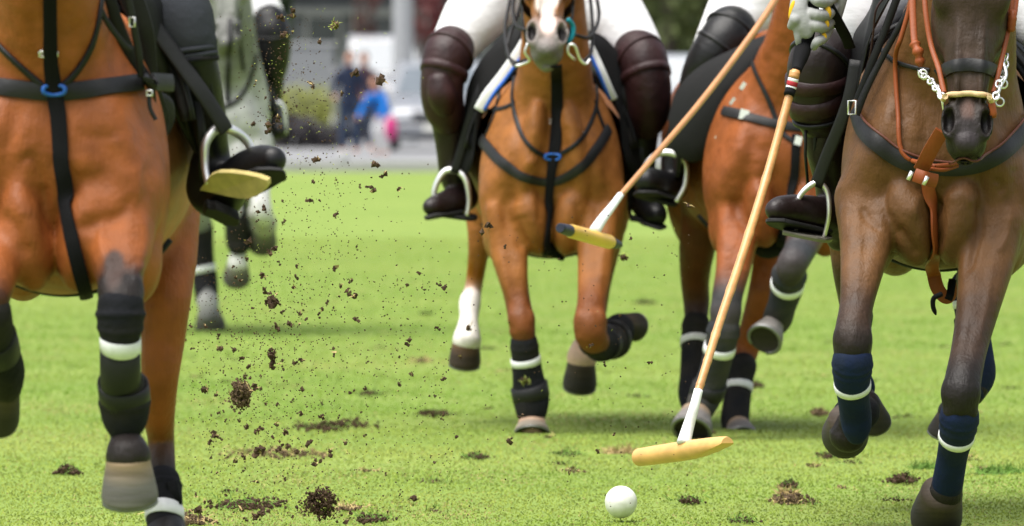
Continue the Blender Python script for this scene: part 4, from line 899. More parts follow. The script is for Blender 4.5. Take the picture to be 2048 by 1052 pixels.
# ------------------------------------------------------------------ riders
def rider(g, label, pel, kneeL, ankL, toeL, kneeR, ankR, toeR, dy, breech, jersey, hands=None, gl=GLOVE, group='polo riders'):
    """body of one rider: px,py,dy rows; L is the leg on the photo's left"""
    s = SDF(.011); q = lambda p: g.p(*p)
    P0 = q(pel)
    for kn, an, to, sg in ((kneeL, ankL, toeL, -1), (kneeR, ankR, toeR, 1)):
        hip = P0+Vector((.10*sg, 0, 0))
        mid = hip.lerp(q(kn), .5)+Vector((.02*sg, 0, .02))
        s.limb([(hip,.085),(mid,.070),(q(kn),.040),(q(kn).lerp(q(an),.4),.030),(q(an),.018)], k=.03, col=(0,0,0))
        s.limb([(q(an),.018),(q(an).lerp(q(to),.10)-Vector((0,0,.01)),.010)], k=.01, col=(0,0,0))
    S = P0+Vector((0,-.10,.50))
    s.limb([(P0,.13),(P0+Vector((0,-.03,.22)),.115),(S+Vector((0,0,-.1)),.13),(S,.09),(S+Vector((0,-.02,.10)),.055),(S+Vector((0,-.05,.17)),.055)], k=.04, col=(0,0,0), flat=((0,1,0),.72))
    hc = S+Vector((0,-.05,.25)); s.ell(hc, (.075,.095,.115), None, .02); s.ell(hc+Vector((0,-.095,-.02)), (.013,.02,.028), None, .012)
    s.ell(hc+Vector((0,-.04,-.09)), (.045,.05,.03), None, .02)
    for sg in (1,-1): s.ell(hc+Vector((.077*sg,0,-.01)), (.008,.018,.03), None, .005); s.ell(hc+Vector((.03*sg,-.095,.01)), (.014,.012,.010), None, .005, sub=True)
    H = hands or [P0+Vector((-.09,-.42,.22)), P0+Vector((.10,-.42,.22))]
    arms = []
    for sg, h in zip((-1,1), H):
        h = Vector(h); sh = S+Vector((.17*sg,0,-.03)); el = sh.lerp(h, .5)+Vector((.07*sg,.06,-.07)); arms.append((sh, el, h))
        s.limb([(sh,.055),(sh.lerp(el,.5),.045),(el,.038),(el.lerp(h,.5),.034),(h,.024)], k=.03, col=(0,0,0))
        d = (h-el).normalized()
        s.ell(h+d*.04, (.022,.034,.036), None, .015)
        for f in range(4):
            b = h+d*.05+Vector((0,0,.022-.015*f)); s.limb([(b,.009),(b+Vector((-.02*sg,-.02,-.006)),.009),(b+Vector((-.03*sg,.0,-.010)),.008)], k=.004, col=(0,0,0))
        s.limb([(h+Vector((0,-.01,.03)),.011),(h+d*.05+Vector((-.02*sg,-.01,.035)),.009)], k=.006, col=(0,0,0))
    o = s.build('person', SKIN, None, org=(P0.x, P0.y, 0)); tag(o, label, 'person', group)
    j = SDF(.012)
    j.limb([(P0+Vector((0,0,.08)),.145),(P0+Vector((0,-.03,.24)),.135),(S+Vector((0,0,-.1)),.15),(S+Vector((0,0,.03)),.09)], k=.03, col=(0,0,0), flat=((0,1,0),.78))
    for sh, el, h in arms: j.limb([(sh,.07),(sh.lerp(el,.5),.062),(el,.052),(el.lerp(h,.5),.045),(el.lerp(h,.92),.034)], k=.04, col=(0,0,0))
    j.build('jersey', jersey, o)
    e = SDF(.010); e.ell(hc+Vector((0,.01,.05)), (.105,.125,.105), None, 0, (0,0,0)); e.ell(hc+Vector((0,-.12,.035)), (.07,.06,.012), None, .02, (0,0,0)); e.ell(hc+Vector((0,-.02,-.09)), (.082,.12,.11), None, .01, None, True)
    e.build('helmet', BOOTK, o)
    return o
def sd(name, m, parent, vox, *limbs, k=.015, ells=(), cuts=(), flat=None):
    s = SDF(vox)
    for l in limbs: s.limb(l, k=k, col=(0,0,0), n=5, flat=flat)
    for e in ells: s.ell(*e)
    for c in cuts: s.cut(*c)
    return s.build(name, m, parent)
JW = mat('white_jersey', (.7,.7,.72), .85, .2); JN = mat('navy_jersey', (.02,.03,.09), .85, .2); JR = mat('maroon_jersey', (.16,.02,.03), .85, .2)
def shoe(g, rows, m, parent, sole=True, up=(0,0,1), flatf=.8, soleth=.008, name='riding_boot', vox=.005, heel=None):
    """boot foot: rows heel -> toe; welt and sole below"""
    L_ = g.L(rows); a, b = L_[0][0], L_[-1][0]; ax = (b-a).normalized(); u = Vector(up); u = (u-ax*u.dot(ax)).normalized()
    return L_, ax, u
def footsole(L_, ax, u, parent, m=RUB, th=.010, wd=1.0, drop=.85):
    sdv = ax.cross(u).normalized(); out = []; N = len(L_)
    q = spline([(*p[0], p[1]) for p in L_], 4)
    left = []; right = []
    for r in q:
        p = Vector(r[:3]); left.append(p+sdv*r[3]*wd-u*r[3]*drop); right.append(p-sdv*r[3]*wd-u*r[3]*drop)
    toe = Vector(q[-1][:3])+ax*q[-1][3]*.95-u*q[-1][3]*drop; heel = Vector(q[0][:3])-ax*q[0][3]*.9-u*q[0][3]*drop
    ring = [heel]+left+[toe]+right[::-1]; ring = [Vector(x) for x in spline([tuple(x) for x in ring+[heel]], 2)[:-1]]
    n = len(ring); c = sum(ring, Vector())/n
    V = [c+(p-c)*.97 for p in ring]+[c+(p-c)*1.02-u*th*.3 for p in ring]+[c+(p-c)*1.02-u*th for p in ring]+[c+(p-c)*.96-u*th*1.25 for p in ring]
    Fc = [tuple(range(n)), tuple(3*n+i for i in range(n))[::-1]]
    for k_ in range(3): Fc += [(k_*n+i, k_*n+(i+1)%n, (k_+1)*n+(i+1)%n, (k_+1)*n+i) for i in range(n)]
    return obj('sole', V, Fc, m, parent, sharp=50)
def strapring(name, m, parent, q, t, h, amp, th=.004):
    P, r, ax = along(q, t); return band(P, ax, r*amp, h, m, parent, name, th=th)
Z0 = (0,0,0)
# --- rider on the far-left bay: dark breeches, charcoal knee guard, black boot
r1 = rider(g1, 'rider in charcoal knee guard and black boot on the far left bay', (95,-190,.80), (-170,20,.50), (-215,360,.6), (-235,340,.5),
    (372,40,.50), (434,340,.57), (520,320,.48), .5, None, JN)
sd('breeches', FELT, r1, .010, g1.L([(130,-170,.8,100),(240,-90,.68,84),(350,10,.54,66),(372,60,.5,60)]), g1.L([(60,-170,.8,100),(-60,-90,.68,84),(-160,10,.54,66),(-175,60,.5,56)]), k=.03)
kq = g1.L([(268,-70,.58,88),(318,-20,.52,80),(352,30,.46,70),(374,70,.44,56),(385,88,.44,50)])
kg = sd('knee_guard', FELT, r1, .006, kq, k=.02)
for (py, r, a) in ((104,52,0),(114,50,0),(124,49,.0)):
    band(g1.p(382+(py-104)*.3, py-4, .44), Vector((.10,0,-1)).normalized(), g1.r(r), .011, FELT if py < 120 else NEO, kg, 'elastic_rim', th=.003)
sq = g1.L([(388,110,.46,44),(398,160,.48,44),(410,230,.52,42),(424,300,.56,34),(434,345,.56,34)])
bt = sd('riding_boot', BOOTK, r1, .005, sq, g1.L([(436,372,.58,42),(452,385,.55,41),(480,345,.48,36),(520,326,.42,36),(545,320,.38,28)]), g1.L([(405,330,.56,26),(400,380,.58,28),(424,404,.58,32),(452,402,.56,28)]), k=.02, flat=None)
mb = MB(); L_ = g1.L([(470,352,.47,40),(505,334,.42,40),(540,322,.37,34)]); footsole(L_, (L_[-1][0]-L_[0][0]).normalized(), Vector((-.15,.62,.78)).normalized(), bt, th=.010, drop=.75)
L_ = g1.L([(425,392,.56,36),(448,396,.54,34)]); footsole(L_, (L_[-1][0]-L_[0][0]).normalized(), Vector((-.15,.62,.78)).normalized(), bt, th=.022, drop=.8)
mb = MB()
for (a_, b_) in ((398,412),(414,440)): ribbon(mb, [Vector(p) for p in spline([tuple(g1.p(a_,130,.44)), tuple(g1.p(a_+8,180,.45)), tuple(g1.p(b_,245,.49))], 5)], [Vector((.1,-1,.1))]*11, .010, .004)
mb.build('boot_seam', LEATH, bt)
st1 = stirrup(sad1, None, [g1.p(404,376,.44), g1.p(440,341,.37), g1.p(538,357,.31), g1.p(501,393,.36)],
    [g1.p(416,368,.41), g1.p(410,330,.42), g1.p(412,285,.42), g1.p(436,256,.43), g1.p(468,262,.44), g1.p(496,286,.46), g1.p(512,330,.46), g1.p(522,360,.44)], rad=.0085, padm=YPAD)
mb = MB(); ribbon(mb, [Vector(q) for q in spline([tuple(g1.p(*p)) for p in ((262,-40,.36),(300,40,.37),(350,110,.38),(400,180,.39),(440,240,.41),(452,262,.42))], 6)], [Vector((.35,-1,.3)).normalized()]*31, .036, .004); mb.build('stirrup_leather', LEATHM, sad1)
# boot on the off side, outside the frame
sd('riding_boot', BOOTK, r1, .009, g1.L([(-172,60,.5,48),(-200,200,.55,44),(-215,330,.6,36)]), g1.L([(-212,370,.62,34),(-240,345,.5,34)]), k=.02)
# leather mass of the knee block between shoulder and shin
flapmesh('knee_roll', g1, [(262,-40,0),(300,-30,.2),(345,40,.5),(380,130,.8),(410,250,1),(405,330,1),(385,300,.9),(345,225,.6),(318,165,.4),(290,80,.2)], .30, .56, .03, LEATH, sad1, bulge=.02)
flapmesh('sweat_flap', g1, [(318,180,0),(345,200,.5),(350,235,.8),(338,268,1),(318,282,.8),(312,240,.4)], .26, .32, .012, LEATHM, sad1, bulge=.005)

# --- rider in the middle: white breeches, oxblood guards
r2 = rider(g2, 'rider in white breeches and oxblood knee guards on the golden bay', (1100,-95,.80), (890,120,.48), (914,355,.56), (872,415,.45),
    (1292,120,.48), (1288,360,.56), (1310,432,.46), .5, None, JW)
sd('breeches', BRW, r2, .009, g2.L([(1080,-110,.8,72),(1010,-40,.68,72),(955,25,.58,64),(915,82,.5,50),(895,120,.48,46)]), g2.L([(1120,-110,.8,72),(1180,-35,.68,70),(1232,35,.58,62),(1272,90,.5,50),(1290,125,.48,46)]), k=.03)
for (rows, sh, ft, nm) in (
    ([(906,92,.46,44),(896,108,.43,50),(887,145,.41,45),(884,185,.41,43),(888,215,.43,41),(895,238,.45,34)], [(895,230,.47,35),(902,290,.5,31),(908,350,.54,29),(918,372,.56,29)], [(930,396,.56,27),(905,402,.5,27),(872,412,.42,22),(862,414,.40,17)], 'l'),
    ([(1272,100,.46,44),(1284,116,.43,50),(1292,150,.41,48),(1297,190,.41,46),(1296,225,.43,42),(1290,245,.45,36)], [(1286,235,.47,36),(1280,290,.5,34),(1280,350,.54,30),(1282,378,.56,28)], [(1280,398,.56,26),(1292,412,.5,28),(1308,426,.43,25),(1312,430,.41,22)], 'r')):
    q = g2.L(rows); m = OX
    kg = sd('knee_guard', m, r2, .006, q, k=.015)
    if nm == 'l': sd('knee_cap', m, kg, .006, g2.L([(880,165,.36,26),(884,190,.36,30),(888,210,.37,24)]), k=.01)
    strapring('guard_strap', m, kg, q, .38, .030, 1.0, .006); strapring('guard_rim', m, kg, q, .13, .016, 1.02, .005)
    bt = sd('riding_boot', BROWNB if nm == 'l' else BOOTK, r2, .0055, g2.L(sh), g2.L(ft), k=.02)
    L_ = g2.L(ft[1:]); L_ = [(p, r_) for p, r_ in L_]; footsole(L_, (L_[-1][0]-L_[0][0]).normalized(), Vector((0,.3,1)).normalized(), bt, th=.010, drop=.85)
st2 = stirrup(sad2, None, [g2.p(880,430,.42), g2.p(884,424,.50), g2.p(948,430,.52), g2.p(945,438,.44)],
    [g2.p(934,432,.44), g2.p(938,400,.44), g2.p(932,360,.44), g2.p(914,342,.45), g2.p(892,342,.46), g2.p(876,362,.46), g2.p(868,392,.46), g2.p(878,428,.46)], rad=.0095)
st2b = stirrup(sad2, None, [g2.p(1262,438,.42), g2.p(1264,432,.50), g2.p(1322,438,.52), g2.p(1320,444,.44)],
    [g2.p(1262,436,.52), g2.p(1258,400,.52), g2.p(1272,362,.52), g2.p(1290,352,.52), g2.p(1306,362,.52), g2.p(1318,400,.52), g2.p(1322,436,.52)], rad=.006, m=BOOTK)
mb = MB()
ribbon(mb, [Vector(q) for q in spline([tuple(g2.p(*p)) for p in ((985,120,.42),(950,200,.40),(925,290,.42),(908,346,.44))], 5)], [Vector((-.2,-1,.1)).normalized()]*16, .030, .004); mb.build('stirrup_leather', LEATH, sad2)
mb = MB()
ribbon(mb, [Vector(q) for q in spline([tuple(g2.p(*p)) for p in ((1225,120,.42),(1255,200,.40),(1275,290,.46),(1288,352,.52))], 5)], [Vector((.2,-1,.1)).normalized()]*16, .030, .004); mb.build('stirrup_leather', LEATH, sad2)

# --- rider of the red bay: white breeches, black knee guard, only the leg on the photo's left shows
r3 = rider(g3, 'rider in white breeches and glossy black knee guard on the red bay', (1580,-110,.80), (1430,110,.50), (1350,335,.59), (1300,372,.45),
    (1730,60,.55), (1740,330,.6), (1745,380,.5), .5, None, JW)
sd('breeches', BRW, r3, .009, g3.L([(1570,-110,.8,72),(1530,-50,.7,78),(1490,15,.6,72),(1455,60,.52,56),(1432,100,.5,48)]), g3.L([(1600,-110,.8,72),(1670,-40,.7,72),(1730,50,.55,50)]), k=.03)
kq = g3.L([(1462,62,.46,52),(1448,84,.43,52),(1425,115,.42,48),(1405,150,.44,42),(1392,185,.48,36)])
kg = sd('knee_guard', BOOTK, r3, .006, kq, k=.015); strapring('guard_rim', BOOTK, kg, kq, .30, .014, 1.02, .005); strapring('guard_rim', BOOTK, kg, kq, .02, .014, 1.0, .005)
ft = [(1350,376,.56,25),(1330,372,.50,29),(1302,364,.42,29),(1292,362,.39,26)]
bt = sd('riding_boot', BOOTK, r3, .0055, g3.L([(1392,185,.5,36),(1375,240,.55,32),(1352,300,.58,28),(1348,345,.58,27)]), g3.L(ft), k=.02)
L_ = g3.L(ft[1:]); footsole(L_, (L_[-1][0]-L_[0][0]).normalized(), Vector((.1,.35,1)).normalized(), bt, th=.010, drop=.85)
stirrup(sad3, None, [g3.p(1290,392,.42), g3.p(1298,382,.50), g3.p(1352,400,.52), g3.p(1346,410,.44)],
    [g3.p(1297,388,.40), g3.p(1284,356,.42), g3.p(1298,322,.43), g3.p(1324,306,.44), g3.p(1352,310,.44), g3.p(1371,330,.44), g3.p(1370,370,.44), g3.p(1352,404,.44)], rad=.0095)
mb = MB(); ribbon(mb, [Vector(q) for q in spline([tuple(g3.p(*p)) for p in ((1400,200,.27),(1375,260,.28),(1350,300,.40))], 5)], [Vector((-.2,-1,.1)).normalized()]*11, .030, .004); mb.build('stirrup_leather', LEATH, sad3)

# --- rider of the dark pony: white breeches, grey gloves, dark brown guards
r4 = rider(g4, 'rider in white breeches and grey glove gripping a mallet on the dark pony', (1850,-150,.80), (1640,95,.45), (1668,388,.56), (1560,420,.40),
    (2100,60,.55), (2130,360,.6), (2140,400,.5), .5, None, JW, hands=[g4.p(1650,-75,.14), g4.p(1890,-150,.3)])
sd('breeches', BRW, r4, .008, g4.L([(1850,-150,.8,95),(1790,-80,.7,92),(1732,-5,.6,82),(1690,50,.5,66),(1655,100,.46,58)]), g4.L([(1880,-150,.8,95),(1990,-60,.7,86),(2090,50,.55,60)]), k=.03)
kq = g4.L([(1647,108,.41,56),(1640,122,.40,62),(1634,150,.40,60),(1634,200,.42,54),(1640,236,.44,46)])
kg = sd('knee_guard', BROWNB, r4, .005, kq, k=.012)
strapring('guard_rim', BOOTK, kg, kq, .10, .014, 1.02, .005); strapring('guard_strap', OX, kg, kq, .42, .040, 1.0, .006); strapring('guard_strap', OX, kg, kq, .72, .050, 1.0, .006); strapring('guard_rim', BOOTK, kg, kq, .97, .012, 1.08, .006)
ft = [(1668,446,.56,34),(1640,432,.50,37),(1600,424,.44,35),(1566,420,.39,29),(1552,420,.37,22)]
bt = sd('riding_boot', BROWNB, r4, .005, g4.L([(1645,235,.46,46),(1654,300,.48,42),(1664,360,.54,36),(1670,410,.56,36)]), g4.L(ft), g4.L([(1668,440,.58,30),(1678,476,.6,26)]), k=.02)
L_ = g4.L(ft[1:]); footsole(L_, (L_[-1][0]-L_[0][0]).normalized(), Vector((.12,.25,1)).normalized(), bt, th=.010, drop=.82)
mb = MB()
for (a, b) in (((1612,250),(1616,370)),((1632,255),(1634,340))): ribbon(mb, [g4.p(a[0],a[1],.40), g4.p((a[0]+b[0])/2-3,(a[1]+b[1])/2,.43), g4.p(b[0],b[1],.48)], [Vector((-.4,-1,0)).normalized()]*3, .008, .004)
mb.build('boot_seam', LEATH, bt)
stirrup(sad4, None, [g4.p(1566,464,.36), g4.p(1576,458,.48), g4.p(1658,472,.50), g4.p(1650,480,.40)],
    [g4.p(1592,462,.42), g4.p(1594,420,.40), g4.p(1600,392,.40), g4.p(1622,370,.40), g4.p(1640,366,.40), g4.p(1655,386,.40), g4.p(1658,430,.40), g4.p(1648,474,.42)], rad=.0068, padm=mat('cast_tread', (.25,.24,.20), .5, .5, metal=.6))
mb = MB(); ribbon(mb, [Vector(q) for q in spline([tuple(g4.p(*p)) for p in ((1712,120,.30),(1700,190,.30),(1680,250,.32),(1655,310,.36),(1632,372,.40))], 5)], [Vector((-.3,-1,.1)).normalized()]*21, .036, .005); mb.build('stirrup_leather', LEATHM, sad4)
# gloved hand closed round the mallet grip: palm, four bent fingers, thumb
def finger(g, rows): return g.L(rows)
gv = SDF(.003)
for f in ([(1668,-8,.10,12),(1652,4,.03,12.5),(1636,2,.0,11.5),(1626,-4,.02,9)],
          [(1666,16,.10,12),(1652,30,.03,12.5),(1634,30,.0,12),(1622,24,.02,9)],
          [(1662,40,.10,11.5),(1648,54,.03,12),(1634,52,.0,11.5),(1623,46,.02,9)],
          [(1656,60,.10,10.5),(1646,76,.03,10.5),(1634,84,.0,9.5),(1628,94,.01,7.5)]): gv.limb(g4.L(f), k=.004, col=Z0, n=4)
gv.limb(g4.L([(1680,-40,.14,24),(1672,0,.13,22),(1664,40,.13,18)]), k=.010, col=Z0, flat=((0,1,0),.7))
gv.limb(g4.L([(1612,-45,.06,20),(1600,-5,.035,18),(1597,25,.015,19),(1604,48,.01,20),(1612,62,.01,16)]), k=.010, col=Z0, flat=((0,1,0),.7))
gv.limb(g4.L([(1590,40,.0,12),(1582,52,.01,8)]), k=.006, col=Z0); gv.limb(g4.L([(1594,60,.01,8),(1596,78,.01,7),(1598,94,.02,5)]), k=.005, col=Z0)
gv.limb(g4.L([(1612,-45,.06,22),(1645,-50,.10,26),(1675,-45,.14,22)]), k=.02, col=Z0)
hb = gv.build('glove', GLOVE, r4)
for (x, y, dx, dz, rot, dd) in ((1656,24,7,13,-8,.018),(1651,48,8,10,-8,.018),(1647,74,7,9,10,.018),(1584,20,6,20,12,.012)):
    s = SDF(.002); s.ell(g4.p(x, y, dd), (g4.r(dx), .009, g4.r(dz)), np.array(Matrix.Rotation(R(rot),3,'Y')), 0, Z0); s.build('glove_patch', GYEL, hb)

# --- rider of the grey pony
r5 = rider(g5, 'distant rider in white breeches and black boots on the grey pony', (455,-100,.80), (545,70,.55), (545,215,.6), (556,262,.5),
    (340,60,.55), (335,210,.6), (330,255,.5), .5, None, JW)
sd('breeches', BRW, r5, .012, g5.L([(460,-110,.8,52),(495,-40,.7,50),(520,15,.6,42),(540,40,.55,32)]), g5.L([(440,-110,.8,52),(380,-40,.7,48),(345,40,.55,34)]), k=.03)
q = g5.L([(540,42,.5,34),(546,70,.48,36),(548,110,.5,33),(546,140,.52,28)]); kg = sd('knee_guard', BOOTK, r5, .010, q, k=.01); strapring('guard_rim', BOOTK, kg, q, .3, .02, 1.02)
sd('riding_boot', BOOTK, r5, .010, g5.L([(546,130,.54,27),(544,180,.57,22),(543,215,.6,19)]), g5.L([(543,225,.6,18),(552,250,.52,20),(558,262,.48,15)]), k=.02)
sd('riding_boot', BOOTK, r5, .012, g5.L([(345,60,.54,32),(340,150,.57,24),(335,215,.6,19)]), g5.L([(335,225,.6,18),(330,255,.52,18)]), k=.02)
stirrup(sad5, None, [g5.p(540,268,.48), g5.p(542,264,.56), g5.p(570,268,.56), g5.p(568,273,.48)],
    [g5.p(540,268,.5), g5.p(536,240,.5), g5.p(545,212,.5), g5.p(558,206,.5), g5.p(568,222,.5), g5.p(571,268,.5)], rad=.011)
stirrup(sad5, None, [g5.p(316,262,.48), g5.p(318,258,.56), g5.p(346,262,.56), g5.p(344,267,.48)],
    [g5.p(316,262,.5), g5.p(314,234,.5), g5.p(324,208,.5), g5.p(336,206,.5), g5.p(344,222,.5), g5.p(347,262,.5)], rad=.009)

# ------------------------------------------------------------------ mallets and ball
def mallet(label, cane_pts, cm, head_fn, rings, grip=None):
    """cane_pts: (px,py,D,r)"""
    e = empty('polo_mallet', W(*cane_pts[-1][:3])); tag(e, label, 'mallet')
    return e
def path3(pts, n=10): q = spline([(*W(p[0],p[1],p[2]), p[3]*p[2]/F) for p in pts], n); return [Vector(r[:3]) for r in q], [r[3] for r in q]
# front mallet, in the gloved hand
e = empty('polo_mallet', W(1366,885,25.9)); tag(e, 'cane mallet with plain wooden head low beside the white ball', 'mallet')
cane = [(1592,140,26.62,8.3),(1573,212,26.6,8.6),(1532,358,26.5,8.8),(1486,505,26.3,9.0),(1439,645,26.1,8.8),(1415,722,26.0,8.5),(1396,783,25.95,8.2)]
P, r = path3(cane, 12)
for i in range(6, len(P), 9): r[i] *= 1.12      # nodes of the cane
mb = MB(); tube(mb, P, r, 14); cn = mb.build('cane', CANE, e)
P, r = path3([(1397,780,25.95,9.2),(1388,815,25.93,10),(1376,855,25.92,12),(1367,888,25.9,14.5)], 6); mb = MB(); tube(mb, P, r, 14); mb.build('taped_sling', WTAPE, e)
P, r = path3([(1628,-10,26.735,14),(1620,40,26.735,15),(1611,80,26.72,16),(1603,108,26.67,16.5),(1596,130,26.64,12.5),(1593,142,26.62,10.5)], 6); mb = MB(); tube(mb, P, r, 14); mb.build('grip', WEB, e)
def ringon(p0, p1, m, rad):
    P, r = path3([(*p0, rad),(*p1, rad)], 3); mb = MB(); tube(mb, P, r, 16); mb.build('tape_band', m, e)
ringon((1590,143,26.615),(1587,157,26.61), CANE, 10.6); ringon((1587,157,26.61),(1585.5,163,26.61), WTAPE, 10.8); ringon((1585.5,163,26.61),(1583,172,26.61), RED, 11); ringon((1583,172,26.61),(1581.5,178,26.61), WTAPE, 10.8); ringon((1581.5,178,26.61),(1578,190,26.6), WEB, 10.9)
# head: cigar with a tapered underside at the toe
a = W(1277,915,26.1); b = W(1455,889,25.75); ax = (b-a); Lh = ax.length; ax.normalize(); up = Vector((0,0,1)); up = (up-ax*up.dot(ax)).normalized(); sdv = ax.cross(up)
V = []; n = 28; st = [0,.006,.02,.2,.45,.62,.72,.82,.92,.985,1.0]; rp = 18.5*26/F
rad = [.84,.95,.99,1.04,1.08,1.07,1.05,1.02,.97,.90,.80]
for t, rr_ in zip(st, rad):
    for j in range(n):
        q = 2*math.pi*j/n; y = math.sin(q)*rp*rr_; x = math.cos(q)*rp*rr_
        lo_ = -rp*rr_ if t < .66 else -rp*rr_+(t-.66)/.34*rp*.95
        y = max(y, lo_); V.append(a+ax*(t*Lh)+up*y+sdv*x)
Fc = [(i*n+j, i*n+(j+1)%n, (i+1)*n+(j+1)%n, (i+1)*n+j) for i in range(len(st)-1) for j in range(n)]+[tuple(range(n))[::-1], tuple((len(st)-1)*n+j for j in range(n))]
obj('mallet_head', V, Fc, MAPLE, e, sharp=35)
mb = MB(); 
P, r = path3([(1640,-20,26.7,5),(1662,20,26.72,5),(1690,70,26.8,5),(1700,95,26.85,5)], 6)
mb = MB(); ribbon(mb, P, [Vector((-.2,-1,0)).normalized()]*len(P), .030, .004); mb.build('wrist_strap', WEB, e)
# rear mallet, swung across the golden bay
e = empty('polo_mallet', W(1190,465,30.4)); tag(e, 'mallet with yellow black tipped head swung across the golden bay', 'mallet')
P, r = path3([(1580,-70,31.6,6.8),(1545,8,31.4,6.8),(1470,115,31.2,6.7),(1395,212,31.0,6.5),(1320,300,30.8,6.2),(1240,392,30.6,5.9)], 10); mb = MB(); tube(mb, P, r, 12); mb.build('cane', CANED, e)
P, r = path3([(1241,390,30.6,7),(1225,412,30.55,8),(1205,438,30.45,10),(1188,464,30.4,12)], 5); mb = MB(); tube(mb, P, r, 12); mb.build('taped_sling', WTAPE, e)
a = W(1120,456,30.1); b = W(1240,490,30.6); D_ = b-a
def seg(t0, t1, r0, r1, m, nm):
    mb = MB(); tube(mb, [a+D_*lerp(t0,t1,t) for t in (0,.04,.2,.8,.96,1)], [r0*.85,r0,lerp(r0,r1,.2),lerp(r0,r1,.8),r1,r1*.85], 20); mb.build(nm, m, e, smooth=True, sharp=50)
u_ = 30.4/F
seg(0, .16, 10*u_, 12*u_, mat('navy_cap', (.012,.016,.035), .5, .4), 'head_cap'); seg(.16, .84, 14*u_, 14.5*u_, YEL, 'mallet_head'); seg(.84, 1, 12.5*u_, 7*u_, mat('navy_cap'), 'head_cap')
mb = MB(); P, r = path3([(1600,-140,31.7,9),(1582,-75,31.62,9)], 3); tube(mb, P, r, 10); mb.build('grip', WEB, e)
# ball
V = []; Fc = []; rb = 32.5*27.0/F; n = 48; mrow = 24
bc = W(1242,1004,27.0)
for i in range(mrow+1):
    for j in range(n):
        th = math.pi*i/mrow; ph = 2*math.pi*j/n; V.append(bc+Vector((math.sin(th)*math.cos(ph), math.sin(th)*math.sin(ph), math.cos(th)))*rb*(1-.006*math.exp(-((i-13)/.8)**2)))
for i in range(mrow):
    for j in range(n): Fc.append((i*n+j, i*n+(j+1)%n, (i+1)*n+(j+1)%n, (i+1)*n+j))
tag(obj('polo_ball', V, Fc, BALLM), 'plain white ball rolling on the grass below the wooden mallet head', 'ball')
# ------------------------------------------------------------------ ground, road
BANDS = [(22,.6),(26,.55),(28,.8),(30,.4),(31.4,.75),(34,.6),(37,.3),(42,.25),(47,.12),(54,.32),(62,.15),(74,.5),(80,.72),(87,.6),(100,.9),(126,.8),(150,.6)]
def ground_mat(name, far=False):
    m = bpy.data.materials.new(name); m.use_nodes = True; t = m.node_tree; N = t.nodes; L = t.links; b = N['Principled BSDF']
    b.inputs['Roughness'].default_value = .85; b.inputs['Specular IOR Level'].default_value = .2
    g = N.new('ShaderNodeNewGeometry')
    def nz(scale, st, det=5):
        mp = N.new('ShaderNodeMapping'); mp.inputs['Scale'].default_value = st; L.new(g.outputs['Position'], mp.inputs[0])
        n = N.new('ShaderNodeTexNoise'); n.inputs['Scale'].default_value = scale; n.inputs['Detail'].default_value = det; L.new(mp.outputs[0], n.inputs['Vector']); return n.outputs[0]
    def ramp(src, a, b_, c0, c1):
        r = N.new('ShaderNodeValToRGB'); r.color_ramp.elements[0].position = a; r.color_ramp.elements[1].position = b_
        r.color_ramp.elements[0].color = (*c0, 1); r.color_ramp.elements[1].color = (*c1, 1); L.new(src, r.inputs[0]); return r.outputs[0]
    def mix(f, a, b_, ty='MIX'):
        m_ = N.new('ShaderNodeMix'); m_.data_type = 'RGBA'; m_.blend_type = ty
        if isinstance(f, float): m_.inputs[0].default_value = f
        else: L.new(f, m_.inputs[0])
        L.new(a, m_.inputs[6]); L.new(b_, m_.inputs[7]); return m_.outputs[2]
    sx = N.new('ShaderNodeSeparateXYZ'); L.new(g.outputs['Position'], sx.inputs[0]); dv = N.new('ShaderNodeMath'); dv.operation = 'DIVIDE'; dv.inputs[1].default_value = 150; L.new(sx.outputs[1], dv.inputs[0])
    wv = N.new('ShaderNodeMath'); wv.operation = 'MULTIPLY_ADD'; wv.inputs[1].default_value = .05; L.new(nz(1, (.25,.05,1), 3), wv.inputs[0]); L.new(dv.outputs[0], wv.inputs[2])
    ra = N.new('ShaderNodeValToRGB'); el = ra.color_ramp.elements
    while len(el) > 1: el.remove(el[0])
    for i, (d, v) in enumerate(BANDS):
        e_ = el[0] if i == 0 else el.new(0); 
        e_.position = (d/150)+.025; e_.color = tuple(lerp(GA[q], GB[q], v) for q in range(3))+(1,)
    L.new(wv.outputs[0], ra.inputs[0]); c1 = ra.outputs[0]
    c2 = ramp(nz(1, (.6,.5,1), 6), .35, .70, (.86,.92,.82), (1.1,1.05,1.15))
    c = mix(1.0, c1, c2, 'MULTIPLY')
    c = mix(1.0, c, ramp(nz(14, (1,.3,1), 4), .3, .7, (.82,.85,.8), (1.15,1.12,1.1)), 'MULTIPLY')
    L.new(c, b.inputs['Base Color'])
    bp = N.new('ShaderNodeBump'); bp.inputs['Strength'].default_value = .4; bp.inputs['Distance'].default_value = .01; L.new(nz(60, (1,1,1), 4), bp.inputs['Height']); L.new(bp.outputs[0], b.inputs['Normal'])
    return m
GA = (.100,.192,.019); GB = (.212,.262,.064)
gm = ground_mat('turf')
o = obj('ground', [(-500,2,0),(500,2,0),(500,1500,0),(-500,1500,0)], [(0,1,2,3)], gm, org=(0,0,0)); tag(o, kind='structure')
asph = mat('asphalt', (.165,.17,.18), .9, .3, var=.12, vscale=.8, bump=.4, bscale=8, stretch=(.2,1,1), var2=(.22,.22,.22), vscale2=.1)
mb = MB(); mb.box((0,168,.01), 260, 80, .03); tag(mb.build('road', asph, smooth=False, org=(0,145,0)), kind='structure')
mb = MB(); mb.box((0,127.4,.06), 260, .3, .13); tag(mb.build('kerb', mat('kerb_stone', (.30,.30,.30), .9, var=.1, vscale=3), smooth=False, org=(0,127.4,0)), kind='structure')
